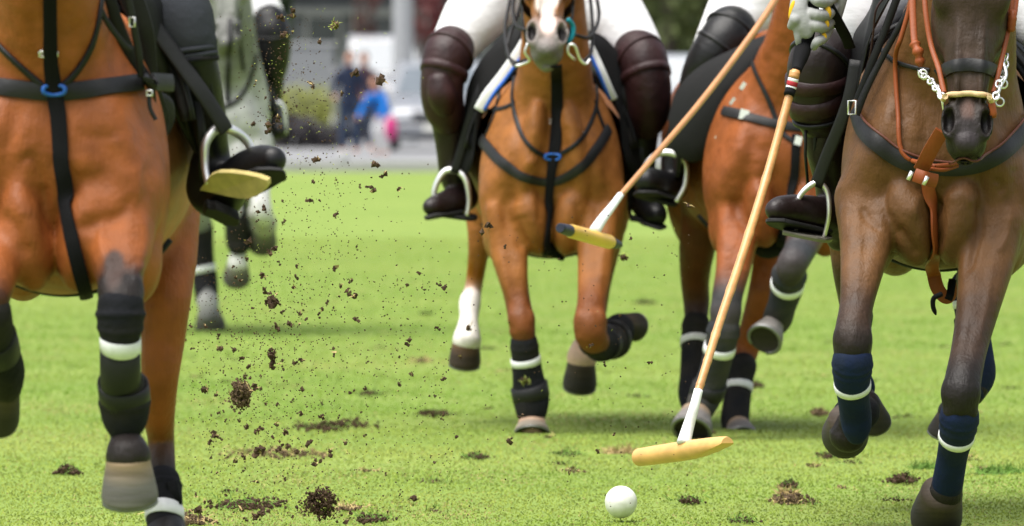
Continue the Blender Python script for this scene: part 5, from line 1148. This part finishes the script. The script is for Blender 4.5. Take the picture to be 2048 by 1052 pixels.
# mown blades, short and dense, thinning with distance
def blades():
    N = 480000; u = rng.random(N); D = 22.0*(75/22.0)**u; X = (rng.random(N)-.5)*.118*D
    band = np.sin(D*.62+.6)*.5+np.sin(X*1.1+D*.33)*.3+.35*np.sin(X*3.1-D*1.7)
    pt = np.sin(X*5.1+1.3*np.sin(D*2.1))*np.sin(D*3.7+X*1.9)+.6*np.sin(X*13+D*5)*np.sin(D*11-X*4)
    nz = np.clip(np.interp(D+.7*np.sin(X*1.3+D*.2)+.3*np.sin(X*3.7), [b[0] for b in BANDS], [b[1] for b in BANDS])+.24*band+.10*pt+rng.normal(0,.04,N), 0, 1)[:,None]
    A = np.array((.150,.290,.022)); B = np.array((.37,.43,.088)); c = A*(1-nz)+B*nz
    dry = (rng.random(N) < .03+.20*np.clip(np.sin(X*2.3+D*.9+np.sin(X*7))*np.sin(D*1.3-X)-.25, 0, 1)*2)[:,None]; c = np.where(dry, np.array((.42,.35,.14))*(.7+.5*rng.random((N,1))), c)
    c *= (.95+.10*rng.random((N,1)))
    h = (.0018+.0032*rng.random(N))*(1+.25*np.sin(X*4)*np.sin(D*3.1)); w_ = .0018+.0016*rng.random(N)*(D/24)
    th = rng.random(N)*math.pi; cs, sn = np.cos(th)*w_, np.sin(th)*w_
    lx = rng.normal(0,.55,N)*h; ly = rng.normal(0,.55,N)*h
    V = np.empty((N,4,3)); V[:,0] = np.stack([X-cs, D-sn, np.zeros(N)], 1); V[:,1] = np.stack([X+cs, D+sn, np.zeros(N)], 1)
    V[:,2] = np.stack([X+lx+cs*.25, D+ly+sn*.25, h], 1); V[:,3] = np.stack([X+lx-cs*.25, D+ly-sn*.25, h], 1)
    m = mat('grass_blade', rough=.7, spec=.1, vcol=True, var=.05, bump=0, trans=.35)
    cn = m.node_tree.nodes.new('ShaderNodeCombineXYZ'); cn.inputs[2].default_value = 1; m.node_tree.links.new(cn.outputs[0], m.node_tree.nodes['Principled BSDF'].inputs['Normal'])
    o = obj('grass', V.reshape(-1,3), np.arange(N*4).reshape(N,4), m, org=(0,22,0), cols=np.repeat(c, 4, 0), smooth=False); tag(o, kind='stuff')
blades()

# ------------------------------------------------------------------ soil: divots on the turf, clods and crumbs in the air
def chunk(mb, c, r, sq=1):
    V = []
    base = [(1,0,0),(-1,0,0),(0,1,0),(0,-1,0),(0,0,1),(0,0,-1)]; M = Matrix.Rotation(random.random()*6, 3, Vector((random.random(),random.random(),random.random()+.1)).normalized())
    for b in base:
        v = M@(Vector(b)*r*random.uniform(.55,1.35)); v.z *= sq; V.append(c+v)
    mb.add(V, [(0,2,4),(2,1,4),(1,3,4),(3,0,4),(2,0,5),(1,2,5),(3,1,5),(0,3,5)])
def clump(name, n, sx, sy, sz, r, grass=0, m=None, flatz=False, glen=.02):
    mb = MB(); cores = [Vector((random.gauss(0,sx*.55), random.gauss(0,sy*.55), random.gauss(0,sz*.55))) for _ in range(max(2,n//25))]
    for i in range(n):
        c = random.choice(cores)+Vector((random.gauss(0,sx*.45), random.gauss(0,sy*.45), random.gauss(0,sz*.45)))
        if flatz: c.z = abs(c.z)*max(0, 1-(abs(c.x)/(sx*2.2))**2)
        chunk(mb, c, r*random.uniform(.35,1.25)*(1.6 if random.random() < .12 else 1))
    ns = len(mb.F)
    for i in range(grass):
        c = random.choice(cores)+Vector((random.gauss(0,sx*.6), random.gauss(0,sy*.6), abs(random.gauss(0,sz*.5)) if flatz else random.gauss(0,sz*.6)))
        d = Vector((random.gauss(0,1), random.gauss(0,1), random.gauss(.4,.8))).normalized()*glen*random.uniform(.5,1.5); q = d.orthogonal().normalized()*.0016
        k_ = c+d*.5+Vector((0,0,.003)); mb.add([c-q,c+q,k_+q*.8,k_-q*.8,c+d], [(0,1,2,3),(3,2,4)])
    fm = [0]*ns+[1]*(len(mb.F)-ns)
    mb.fm = fm; return mb
GBL = mat('torn_grass', (.34,.40,.08), .7, .3, var=.4, vscale=40, bump=0, trans=.3); GDR = mat('dry_grass', (.36,.27,.12), .8, .2, var=.4, vscale=40, bump=0)
GDK = mat('dark_grass', (.10,.19,.03), .8, .2, var=.4, vscale=30, bump=0)
def place(mb, name, loc, label, cat, group, ms, rot=None):
    o = obj(name, mb.V, mb.F, ms, None, org=(0,0,0), smooth=False, fmat=mb.fm); o.location = loc
    if rot: o.rotation_euler = rot
    return tag(o, label, cat, group)
GD = lambda py: F*CH/(py-YH)
divots = [(670,858,52,13,'brown turf divot, the broad one left of centre behind the flying soil'),(560,912,60,7,'long flat dry divot lying left of the brown one'),(868,832,26,7,'small brown divot left of the golden bay front hoof'),
 (958,918,22,6,'small scuff of torn turf below the golden bay front hoof'),(845,726,18,4,'faint scuff of soil left of the golden bay white sock'),(1290,608,16,5,'faint scuff of soil between the golden bay and red bay'),
 (1502,776,15,9,'upright soil crumb clump right of the red bay hind hoof'),(1640,832,14,9,'dark soil clump left of the navy boot hoof'),(1665,916,30,6,'flat scuff of turf below the navy boot hoof'),
 (1590,976,14,10,'dark crumbly clump right of the wooden mallet head'),(1584,1008,28,12,'torn turf clump with upright grass, nearest the right foreground'),(1812,968,20,14,'dark soil clump left of the rearmost raised navy boot'),
 (1372,1008,22,8,'dark crumbs of soil right of the white ball'),(1930,828,20,5,'pale scuff of soil at the right behind the dark pony'),(140,950,14,13,'single dark clod left of the big grey hoof'),
 (740,1044,28,9,'ragged clump at the bottom edge, right of the big dark clod'),(378,1048,34,14,'ragged clump at the bottom edge beside the black boot'),(505,1018,48,10,'dry crumbly divot left of the big dark clod'),
 (735,792,22,5,'small scuff of soil above the brown turf divot'),(1400,866,26,5,'thin scuff of turf beside the red bay front hoof'),(850,630+0,12,3,'tiny faint scuff far out beside the white sock'),(1125,912,20,3,'thin dry scuff left of the wooden mallet head'),
 (700,1052-30,20,5,'dry scuff touching the big dark clod'),(1480,1046,20,4,'dry tuft at the bottom edge right of the ball'),(960,700,14,3,'faint far scuff left of the standing black boot'),(1720,560,12,3,'faint far scuff between the dark pony forelegs')]
for i, (x, y, wx, hy, lab) in enumerate(divots):
    D = GD(y); k_ = D/F*1.35; n = int(60+wx*4.5)
    mb = clump('t', n, wx*k_*.75, wx*k_*2.2, hy*k_*.6, max(.003, min(.0065, hy*k_*.32)), grass=int(25+wx*1.4), flatz=True, glen=.022)
    place(mb, 'turf_divot', W(x, y, D)+Vector((0,0,.006)), lab, 'divot', 'divots torn out of the turf', [SOILD if i % 3 == 1 else SOIL, GDR if i % 3 == 1 else GDK])
for i in range(46):
    D = 23.5+24*random.random()**1.5; y = YH+CH*F/D; x = random.uniform(380,2040); k_ = D/F; wx = random.uniform(10,34)
    mb = clump('t', int(8+wx*1.2), wx*k_*.8, wx*k_*1.3, random.uniform(.004,.009), .003, grass=int(wx*.6), flatz=True, glen=.016)
    place(mb, 'turf_scuff', W(x, y, D)+Vector((0,0,.004)), 'small low scuff of loose soil and torn grass on the turf', 'scuff', 'small scuffs of torn turf on the ground', [SOILD if i % 2 else SOIL, GDR if i % 3 == 1 else GDK])
for (x, y, wx, lab) in ((2010,948,46,'dark green tuft of longer grass at the right edge'),(1856,938,22,'small dark green tuft beside the raised navy boot'),(1252,908,22,'small pale tuft left of the wooden mallet head'),(1575,990,14,'thin upright tuft behind the torn turf clump')):
    D = GD(y); k_ = D/F; mb = clump('t', 3, wx*k_*.6, wx*k_*.8, .004, .003, grass=int(wx*11), flatz=True, glen=.028)
    place(mb, 'grass_tuft', W(x, y, D), lab, 'grass tuft', 'tufts of longer grass', [SOIL, GDK if wx > 20 and x > 1800 else GDR])
clods = [(642,1006,25.6,54,46,'biggest dark clod of soil, hanging at the bottom left of centre'),(480,788,25.4,28,40,'large dry clod with rootlets beside the near bay hind leg'),(548,606,25.6,22,17,'dark clod above the white fetlocks, level with the near black boot'),
 (543,712,25.8,12,28,'tall narrow clod below the dark one'),(630,319,26.0,15,6,'flat sliver of turf over the road edge, right of the near boot toe'),(1248,515,29.8,14,13,'dark clod with grass stuck under the yellow mallet head'),
 (1050,768,32.6,12,14,'scrap of grass stuck in front of the standing black boot'),(668,52,26.2,14,10,'brown scrap of turf near the top, above the standing spectators'),(797,377,26.4,6,6,'round dark crumb alone over the far grass'),
 (600,627,25.9,7,8,'dark crumb right of the dark clod'),(708,588,26.0,8,12,'stringy rootlet left of the white sock'),(680,572,26.0,5,9,'thin upright crumb beside the stringy rootlet'),(408,782,25.0,13,7,'curved crumb next to the near bay hind leg'),
 (824,749,26.4,6,9,'small upright crumb above the brown divot'),(662,906,26.2,8,8,'dark crumb right of the long dry divot'),(692,886,26.1,6,7,'small dark crumb above right of the dry divot'),(470,920,25.4,7,7,'dark crumb left of the long dry divot'),
 (400,1025,25.2,10,14,'upright crumb beside the lowest black boot'),(1139,943,26.4,4,8,'upright crumb left of the white ball'),(620,165,26.2,6,5,'crumb in front of the grey wall'),(640,83,26.2,7,4,'crumb above the grey wall'),
 (440,700,25.6,9,6,'thin crumb between the near bay hind leg and narrow clod'),(590,575,25.7,6,6,'crumb above the pair right of the dark clod'),(1378,412,27.5,6,4,'dried curl of grass against the red bay elbow'),(553,850,25.5,6,5,'crumb under the large dry clod'),
 (520,1030,25.3,16,9,'loose crumbs left of the biggest clod'),(432,790,25.2,6,5,'small crumb left of the dry rooted clod'),(935,655,30.0,8,8,'dark crumb in front of the white sock'),(920,712,30.2,7,7,'dark crumb in front of the white pastern')]
for i, (x, y, D, rx, rz, lab) in enumerate(clods):
    k_ = D/F; big = rx*rz > 500; n = 900 if big else int(14+rx*rz*.25); gr = 70 if big else (26 if x in (1050,1248,668) else 3)
    mb = clump('t', n, rx*k_*(.40 if big else .52), rx*k_*.4, rz*k_*(.40 if big else .52), .0042 if big else min(.0045, rx*k_*.35), grass=gr, glen=.014)
    place(mb, 'soil_clod', W(x, y, D), lab, 'clod', 'clods of turf flying in the air', [SOILD if x in (480,668) else SOIL, GBL if x in (1050,1248,668,642) else GDR])
protos = []
for i in range(6):
    mb = clump('t', random.choice((3,4,6,8)), .0035, .003, .0035, .0030, grass=random.choice((0,0,1)), glen=.01)
    o = obj('soil_crumb', mb.V, mb.F, [SOIL, GDR], None, org=(0,0,0), smooth=False, fmat=mb.fm); tag(o, 'small dark crumb of soil flying over the grass', 'soil crumb', 'small crumbs of soil flying in the air'); protos.append(o)
def spray():
    r = random.random()
    if r < .40: x, y = random.gauss(520,90), random.gauss(700,190)
    elif r < .70: x, y = random.uniform(380,900), random.uniform(540,1040)
    elif r < .82: x, y = random.gauss(640,80), random.uniform(120,520)
    elif r < .90: x, y = random.gauss(560,40), random.uniform(30,260)
    else: x, y = random.uniform(780,1380), random.uniform(430,1030)
    return x, y, random.uniform(24.6,27.8)
for i in range(250):
    x, y, D = spray()
    while y > 1045 or y < 4 or x < 372 or (y-YH)*D/F > CH-.01: x, y, D = spray()
    o = protos[i] if i < 6 else protos[i % 6].copy()
    if i >= 6: COL.objects.link(o)
    o.location = W(x, y, D); o.rotation_euler = (random.random()*6, random.random()*6, random.random()*6)
    k_ = abs(random.gauss(0,.95))+.5; o.scale = (k_*random.uniform(.7,1.2), k_, k_*random.uniform(.7,1.3))
mb = MB()
for i in range(3800):
    x, y, D = spray()
    if (y-YH)*D/F > CH-.01: continue
    c = W(x, y, D); r_ = random.uniform(.001,.0028); chunk(mb, c, r_)
ob = mb.build('soil_specks', SOIL, smooth=False); tag(ob, kind='stuff')
mb = MB()
for i in range(420):
    x, y, D = spray()
    if i < 150: x, y = random.gauss(600,90), random.uniform(10,330)
    if (y-YH)*D/F > CH-.01: continue
    c = W(x, y, D); d = Vector((random.gauss(0,1),random.gauss(0,1),random.gauss(0,1))).normalized()*random.uniform(.002,.007); q = d.orthogonal().normalized()*.0009
    mb.add([c-q,c+q,c+d+q*.6,c+d-q*.6], [(0,1,2,3)])
ob = mb.build('grass_clippings', GBL, smooth=False); tag(ob, kind='stuff')

# ------------------------------------------------------------------ what stands behind the field
def boxobj(name, c, sx, sy, sz, m, parent=None, bev=.0, M=None, **k):
    mb = MB(); mb.box(c, sx, sy, sz, M); o = mb.build(name, m, parent, smooth=False, **k)
    if bev: b = o.modifiers.new('bevel', 'BEVEL'); b.width = bev; b.segments = 3
    return o
def leaves(c, rad, n, size, seed, dens=2.2):
    r_ = np.random.default_rng(seed); nc = max(8, n//60)
    d = r_.normal(size=(nc,3)); d /= np.linalg.norm(d, axis=1)[:,None]; cc = d*(r_.random((nc,1))**.45)
    k = r_.integers(0, nc, n); p = cc[k]+r_.normal(size=(n,3))*.17; p = np.array(c)+p*np.array(rad)
    p = p[p[:,2] > .05]; n = len(p)
    a = r_.normal(size=(n,3)); a /= np.linalg.norm(a, axis=1)[:,None]; b = np.cross(a, r_.normal(size=(n,3))); b /= np.linalg.norm(b, axis=1)[:,None]
    s = (size*(.6+.8*r_.random((n,1)))); V = np.stack([p-a*s, p+b*s*.45, p+a*s, p-b*s*.45], 1).reshape(-1,3)
    tone = (.65+.7*r_.random(nc))[k[:n]]; return V, np.arange(n*4).reshape(n,4), tone, r_
LEAF = mat('leaf', rough=.6, spec=.3, vcol=True, var=.1, bump=0, trans=.25)
BARK = mat('bark', (.07,.055,.045), .9, .2, bump=.8, bscale=20)
def tree(x, y, h, r, col, label, seed, low=.8, n=3200, name='tree', cat='tree', group='trees behind the field', size=.16):
    e = empty(name, (x, y, 0)); tag(e, label, cat, group); rr = random.Random(seed)
    mb = MB(); tp = Vector((x+rr.uniform(-.3,.3), y, h*.75)); mid = Vector((x+rr.uniform(-.2,.2), y, h*.35))
    tube(mb, [Vector((x,y,-.05)), Vector((x,y,.4)), mid, tp], [.28*h/7,.2*h/7,.15*h/7,.05], 10)
    mb.build('trunk', BARK, e)
    for k in range(5):
        mb = MB(); a = rr.uniform(0,6.28); s0 = mid.lerp(tp, k/6); tube(mb, [s0, s0+Vector((math.cos(a)*r*.35, math.sin(a)*r*.35, .5)), s0+Vector((math.cos(a)*r*.75, math.sin(a)*r*.75, 1.1))], [.08*h/7,.05*h/7,.02], 6); mb.build('limb', BARK, e)
    V, Fc, tone, r_ = leaves((x, y, (h+low)/2), (r, r, (h-low)/2), n, size, seed)
    c = np.array(col)*tone[:,None]*(.8+.4*r_.random((len(tone),1)))
    obj('crown', V, Fc, LEAF, e, cols=np.repeat(c, 4, 0), smooth=False)
def shrub(x, y, rx, h, col, label, seed, n=700, size=.07, group='low shrubs beyond the road'):
    e = empty('shrub', (x, y, 0)); tag(e, label, 'shrub', group)
    V, Fc, tone, r_ = leaves((x, y, h*.5), (rx, .5, h*.55), n, size, seed); c = np.array(col)*tone[:,None]*(.8+.4*r_.random((len(tone),1)))
    obj('foliage', V, Fc, LEAF, e, cols=np.repeat(c, 4, 0), smooth=False)
    mb = MB()
    for k in range(4): a = random.uniform(-rx*.6, rx*.6); tube(mb, [Vector((x+a*.3,y,-.02)), Vector((x+a,y,h*.6))], [.03,.012], 6)
    mb.build('stem', BARK, e)
XB = lambda px, D: (px-1024)*D/F
tl = [(470,214,7.5,2.6,(.055,.085,.045),'dark green tree behind the grey wall, leftmost of the row',.5),(585,222,8,2.8,(.05,.075,.045),'dark tree just above the grey wall',.9),
 (1120,218,8,2.8,(.07,.10,.035),'green tree behind the head of the golden bay',.3),(1235,212,7.5,2.5,(.085,.095,.03),'olive green tree right of the golden bay rider',.2),(1330,206,8,2.6,(.075,.095,.03),'yellowish green tree between the two white breeched riders',.1),
 (1425,214,8.5,2.7,(.05,.085,.035),'darker green tree left of the red bay rider',.1),(1540,218,8,2.8,(.05,.08,.04),'green tree behind the red bay rider',.2),(1680,216,8,2.8,(.055,.085,.035),'green tree behind the gloved hand',.2),
 (1830,218,8,2.8,(.05,.08,.04),'green tree behind the dark pony neck',.2),(1985,218,8,2.8,(.05,.08,.04),'green tree behind the dark pony head, rightmost of the row',.2),
 (90,216,8,2.8,(.05,.08,.04),'green tree behind the neck of the near bay',.2),(280,218,8,2.8,(.05,.08,.04),'green tree behind the near bay rider',.2),(1000,216,7.5,2.4,(.05,.06,.04),'grey green tree left of the golden bay head',.3)]
for i, (px, D, h, r, c, lab, low) in enumerate(tl): tree(XB(px,D), D, h, r, c, lab, 40+i, low)
# continuous dark planting behind the trees
V, Fc, tone, r_ = leaves((0, 228, 1.9), (17, 1.2, 2.4), 16000, .17, 77)
tag(obj('woodland', V, Fc, LEAF, None, cols=np.repeat(np.array((.045,.062,.035))*tone[:,None], 4, 0), smooth=False), kind='stuff')
tree(XB(868,186), 186, 2.9, .55, (.13,.03,.03), 'small red leaved tree beside the white post', 90, low=1.5, n=900, size=.07, group='trees behind the field')
tree(XB(735,192), 192, 3.2, .40, (.13,.05,.045), 'thin reddish brown tree left of the white post', 91, low=1.6, n=500, size=.06)
V, Fc, tone, r_ = leaves((XB(600,196), 196, .45), (2.2, .4, .52), 3500, .06, 78)
tag(obj('hedge', V, Fc, LEAF, None, cols=np.repeat(np.array((.30,.32,.09))*(tone*.5+.5)[:,None], 4, 0), smooth=False), 'low clipped yellow green hedge in front of the grey wall', 'hedge')
for i, (px, rx, h) in enumerate(((590,.35,.52),(625,.28,.42),(662,.22,.34),(560,.3,.55))):
    shrub(XB(px,166), 166, rx, h, (.055,.05,.055), ['dark low shrub behind the far grey pony rider boot','dark low shrub, second from the grey pony boot','smallest dark shrub left of the navy jacket spectator','dark shrub hidden nearest the grey pony'][i], 60+i)
# grey wall, dark building with openings, white post
GW = mat('grey_render', (.20,.21,.215), .9, .3, var=.06, vscale=1.2, bump=.2, bscale=8)
e = empty('garden_wall', (XB(560,204), 204, 0)); tag(e, 'plain grey wall with coping behind the yellow green hedge', 'wall')
mb = MB(); mb.box((XB(545,204), 204, .93), 2.5, .25, 1.86); mb.build('wall_panel', GW, e, smooth=False)
boxobj('coping', (XB(545,204), 204, 1.89), 2.6, .32, .07, mat('coping', (.33,.34,.34), .9), e)
DK = mat('dark_cladding', (.085,.09,.10), .8, .3, var=.15, vscale=1.5)
e = empty('club_building', (XB(830,212), 212, 0)); tag(e, 'dark grey low building with dark window openings behind the white post', 'building')
bx = XB(830,212); boxobj('wall', (bx, 213, 1.7), 5.2, 1.5, 3.4, DK, e); 
mb = MB(); mb.add([(bx-2.9,211.6,3.4),(bx+2.9,211.6,3.4),(bx+2.9,214.6,3.4),(bx-2.9,214.6,3.4),(bx-2.6,213,4.4),(bx+2.6,213,4.4)], [(0,1,5,4),(2,3,4,5),(0,4,3),(1,2,5),(0,3,2,1)]); mb.build('roof', mat('slate', (.06,.06,.065), .8), e, smooth=False)
for k in range(4):
    x = bx-1.95+k*1.28; f = boxobj('window', (x, 212.2, 1.95), .75, .06, 1.2, mat('window_frame', (.22,.22,.22), .6), e); boxobj('pane', (x, 212.16, 1.95), .63, .02, 1.05, mat('pane', (.04,.045,.05), .15, .8, bump=0), f)
boxobj('fascia', (bx, 212.17, 2.62), 5.2, .05, .16, mat('fascia', (.2,.2,.21), .8), e)
e = empty('white_post', (XB(806,176), 176, 0)); tag(e, 'thick white post standing behind the parked cars', 'post')
mb = MB(); tube(mb, [Vector((XB(806,176),176,z)) for z in (0,1.5,3.0,4.5)], [.19,.18,.18,.17], 20); mb.build('shaft', mat('white_paint', (.30,.31,.32), .7, var=.06), e)
mb = MB(); tube(mb, [Vector((XB(806,176),176,z)) for z in (0,.12,.14)], [.27,.27,.2], 20); mb.build('base', mat('white_paint'), e)
# cars: front on, with cabin, glass, lamps, grille, wheels, mirrors
GLS = mat('car_glass', (.10,.12,.14), .08, .8, bump=0); TYR = mat('tyre', (.012,.012,.012), .9); LMP = mat('lamp_glass', (.6,.62,.65), .1, .8, bump=0); BLK = mat('black_trim', (.015,.015,.016), .6)
def car(px, D, col, label, hgt=1.45, wid=1.78, ln=4.2, rz=0, kind='car'):
    x0 = XB(px, D); e = empty('parked_'+kind, (x0, D+ln/2, 0)); tag(e, label, kind, 'vehicles parked beyond the road'); M = Matrix.Rotation(rz, 3, 'Z'); C0 = Vector((x0, D+ln/2, 0))
    p = mat('paint_'+'_'.join('%d' % (c*100) for c in col), col, .28, .5, var=.02, bump=0, coat=.8)
    bh = hgt*.62; w2 = wid/2
    sec = [(-ln/2,.30,bh*.72,.86),(-ln/2+.12,.22,bh*.84,.96),(-ln/2+.9,.20,bh*.97,1),(-.6,.20,bh,1),(1.4,.20,bh,1),(ln/2-.15,.22,bh*.97,.97),(ln/2,.32,bh*.85,.88)]
    V = []; m = 12
    for (y, z0, z1, wf) in sec:
        for (a, b) in ((-1,.15),(-1.0,.5),(-.97,.8),(-.88,1),(-.4,1.03),(.4,1.03),(.88,1),(.97,.8),(1,.5),(1,.15),(.85,0),(-.85,0)): V.append(C0+M@Vector((a*w2*wf, y, lerp(z0, z1, b))))
    Fc = [(i*m+j, i*m+(j+1)%m, (i+1)*m+(j+1)%m, (i+1)*m+j) for i in range(len(sec)-1) for j in range(m)]+[tuple(range(m))[::-1], tuple((len(sec)-1)*m+j for j in range(m))]
    body = obj('body', V, Fc, p, e, sharp=40)
    cs = [(-ln*.22,bh,.0,.90),(-ln*.06,hgt*.96,.0,.74),(ln*.05,hgt,.0,.74),(ln*.25,hgt*.98,0,.73),(ln*.40,bh,.0,.86)]
    V = []
    for (y, z, _, wf) in cs: V += [C0+M@Vector((-w2*wf if z <= bh else -w2*wf, y, z)), C0+M@Vector((w2*wf, y, z))]
    low = [C0+M@Vector((sx*w2*.92, y, bh*.98)) for y in (-ln*.22, ln*.40) for sx in (-1,1)]
    V += low; b = 10
    Fc = [(0,1,3,2),(2,3,5,4),(4,5,7,6),(6,7,9,8),(0,2,4,6,8),(1,9,7,5,3)]
    obj('cabin', V, Fc, p, body, smooth=False)
    def pane(nm, pts, mm, par): 
        c = sum(pts, Vector())/len(pts); nrm = (pts[1]-pts[0]).cross(pts[2]-pts[0]).normalized()
        if nrm.dot(c-(C0+Vector((0,0,bh)))) < 0: nrm = -nrm
        q = [c+(a-c)*.86+nrm*.012 for a in pts]; k = len(q); obj(nm, q+[a-nrm*.02 for a in q], [tuple(range(k)), tuple(range(k,2*k))[::-1]]+[(i,(i+1)%k,k+(i+1)%k,k+i) for i in range(k)], mm, par, smooth=False)
    v = [Vector(a) for a in V]; pane('windscreen', [v[0],v[1],v[3],v[2]], GLS, body); pane('rear_window', [v[8],v[9],v[7],v[6]], GLS, body); pane('side_window', [v[0],v[2],v[6],v[8]], GLS, body); pane('side_window', [v[1],v[3],v[7],v[9]], GLS, body)
    for sg in (-1,1):
        hb = boxobj('headlight', C0+M@Vector((sg*w2*.66, -ln/2+.04, bh*.66)), .34, .16, .15, LMP, e, bev=.04, M=M)
        mb = MB(); c = C0+M@Vector((sg*w2*1.06, -ln*.16, bh*1.08)); mb.box(c, .16, .08, .12, M); mb.build('mirror', p, e, smooth=False)
        for yy in (-ln*.31, ln*.31):
            wh = MB(); cy = C0+M@Vector((sg*(w2-.11), yy, .31)); ax = M@Vector((1,0,0)); tube(wh, [cy-ax*.11, cy-ax*.1, cy+ax*.1, cy+ax*.11], [.27,.31,.31,.27], 22); t_ = wh.build('wheel', TYR, e, sharp=40)
            wh = MB(); tube(wh, [cy+ax*sg*.09, cy+ax*sg*.118], [.19,.17], 14); wh.build('rim', STEEL, t_)
    boxobj('grille', C0+M@Vector((0, -ln/2-.005, bh*.58)), wid*.46, .06, .14, BLK, e, M=M); boxobj('bumper', C0+M@Vector((0, -ln/2-.01, .36)), wid*.86, .16, .2, BLK if kind == 'van' else p, e, bev=.04, M=M)
    boxobj('number_plate', C0+M@Vector((0, -ln/2-.10, .40)), .5, .02, .11, mat('plate', (.6,.6,.55), .5), e, M=M)
car(878, 160, (.16,.17,.19), 'silver parked car behind the golden bay rider left knee, facing the field')
car(770, 186, (.27,.27,.28), 'white high parked van behind the spectators', hgt=2.0, wid=1.9, ln=4.8, rz=R(4), kind='van')
car(1330, 172, (.25,.27,.30), 'pale parked car between the golden bay and red bay riders', hgt=1.6, rz=R(-10))
# spectators
def spectator(px, D, H, top, trou, hair, label, lean=0, bend=0, rz=0, bag=None):
    x = XB(px, D); B = Vector((x, D, 0)); k = H/1.72; s = SDF(.022)
    M = Matrix.Rotation(rz, 3, 'Z'); Q = lambda a,b,c: B+M@(Vector((a,b,c))*k)
    hz = .90-bend*.25; hp = lambda sg: Q(.09*sg, bend*.15, hz)
    for sg in (-1,1): s.limb([(hp(sg),.095*k),(Q(.11*sg,-bend*.12,.50),.062*k),(Q(.11*sg,.02,.09),.045*k)], k=.02, col=Z0); s.limb([(Q(.11*sg,.03,.05),.045*k),(Q(.12*sg,-.15,.035),.038*k)], k=.02, col=Z0)
    sh = Q(lean*.5, -bend*.45, hz+.52-bend*.16); s.limb([(Q(0,bend*.15,hz),.15*k),(Q(lean*.2,-bend*.1,hz+.25),.135*k),(sh,.12*k),(sh+M@Vector((lean*.08,-bend*.08,.13*k)),.055*k)], k=.04, col=Z0, flat=((0,1,0),.75))
    hd = sh+M@Vector((lean*.15,-.03-bend*.1,.26*k)); s.ell(hd, (.078*k,.095*k,.118*k), None, .02)
    arms = []
    for sg in (-1,1):
        a = sh+M@Vector((.18*sg*k,0,-.03*k)); el = a+M@Vector((.09*sg*k,-.03-bend*.1,-.27*k)); h = el+M@Vector((-.02*sg*k,-.17*k,-.14*k)); arms.append((a,el,h)); s.limb([(a,.055*k),(el,.042*k),(h,.035*k)], k=.02, col=Z0); s.ell(h, (.04*k,.05*k,.05*k), None, .01)
    o = s.build('person', SKIN, None, org=(x, D, 0)); tag(o, label, 'person', 'spectators beyond the road')
    j = SDF(.022); j.limb([(Q(0,bend*.12,hz+.0),.165*k),(Q(lean*.2,-bend*.1,hz+.25),.155*k),(sh,.145*k)], k=.03, col=Z0, flat=((0,1,0),.8))
    for a, el, h in arms: j.limb([(a,.07*k),(el,.058*k),(el.lerp(h,.7),.05*k)], k=.03, col=Z0)
    j.build('jacket', top, o)
    t = SDF(.022)
    for sg in (-1,1): t.limb([(hp(sg),.115*k),(Q(.11*sg,-bend*.12,.50),.08*k),(Q(.11*sg,.02,.12),.068*k)], k=.03, col=Z0)
    t.build('trousers', trou, o)
    hh = SDF(.018); hh.ell(hd+Vector((0,.02,.03*k)), (.088*k,.10*k,.11*k), None, 0, Z0); hh.ell(hd+M@Vector((0,-.11*k,-.03*k)), (.07*k,.06*k,.09*k), None, .01, None, True); hh.build('hair', hair, o)
DJ = mat('navy_jacket', (.015,.022,.045), .9, .2); JE = mat('dark_denim', (.03,.045,.08), .9, .2); BS = mat('bright_blue_shirt', (.012,.14,.48), .85, .2); WTr = mat('white_trousers', (.62,.62,.62), .85, .2); BR_ = mat('brown_jacket', (.06,.03,.035), .9, .2)
spectator(699, 158, 1.55, DJ, JE, HAIR, 'spectator in dark navy jacket and jeans standing beyond the road')
spectator(728, 166, 1.55, BR_, JE, HAIR, 'spectator in dark brown coat just behind the navy jacket')
spectator(764, 154, 1.34, BS, WTr, HAIR, 'spectator in bright blue shirt and white trousers leaning forward', lean=.10, bend=.6, rz=R(-35))
s = SDF(.015); s.ell((XB(782,152.5),152.5,.42), (.10,.08,.19), None, 0, Z0); o = s.build('bag', mat('pink_cloth', (.45,.03,.16), .8), None); tag(o, 'small pink bag beside the blue shirted spectator', 'bag')
e = empty('marker_post', (XB(686,128.6), 128.6, 0)); tag(e, 'short white marker post on the road edge', 'marker post')
mb = MB(); tube(mb, [Vector((XB(686,128.6),128.6,z)) for z in (0,.2,.24,.26)], [.07,.065,.05,.02], 12); mb.build('stake', mat('dull_white', (.36,.37,.37), .8), e)
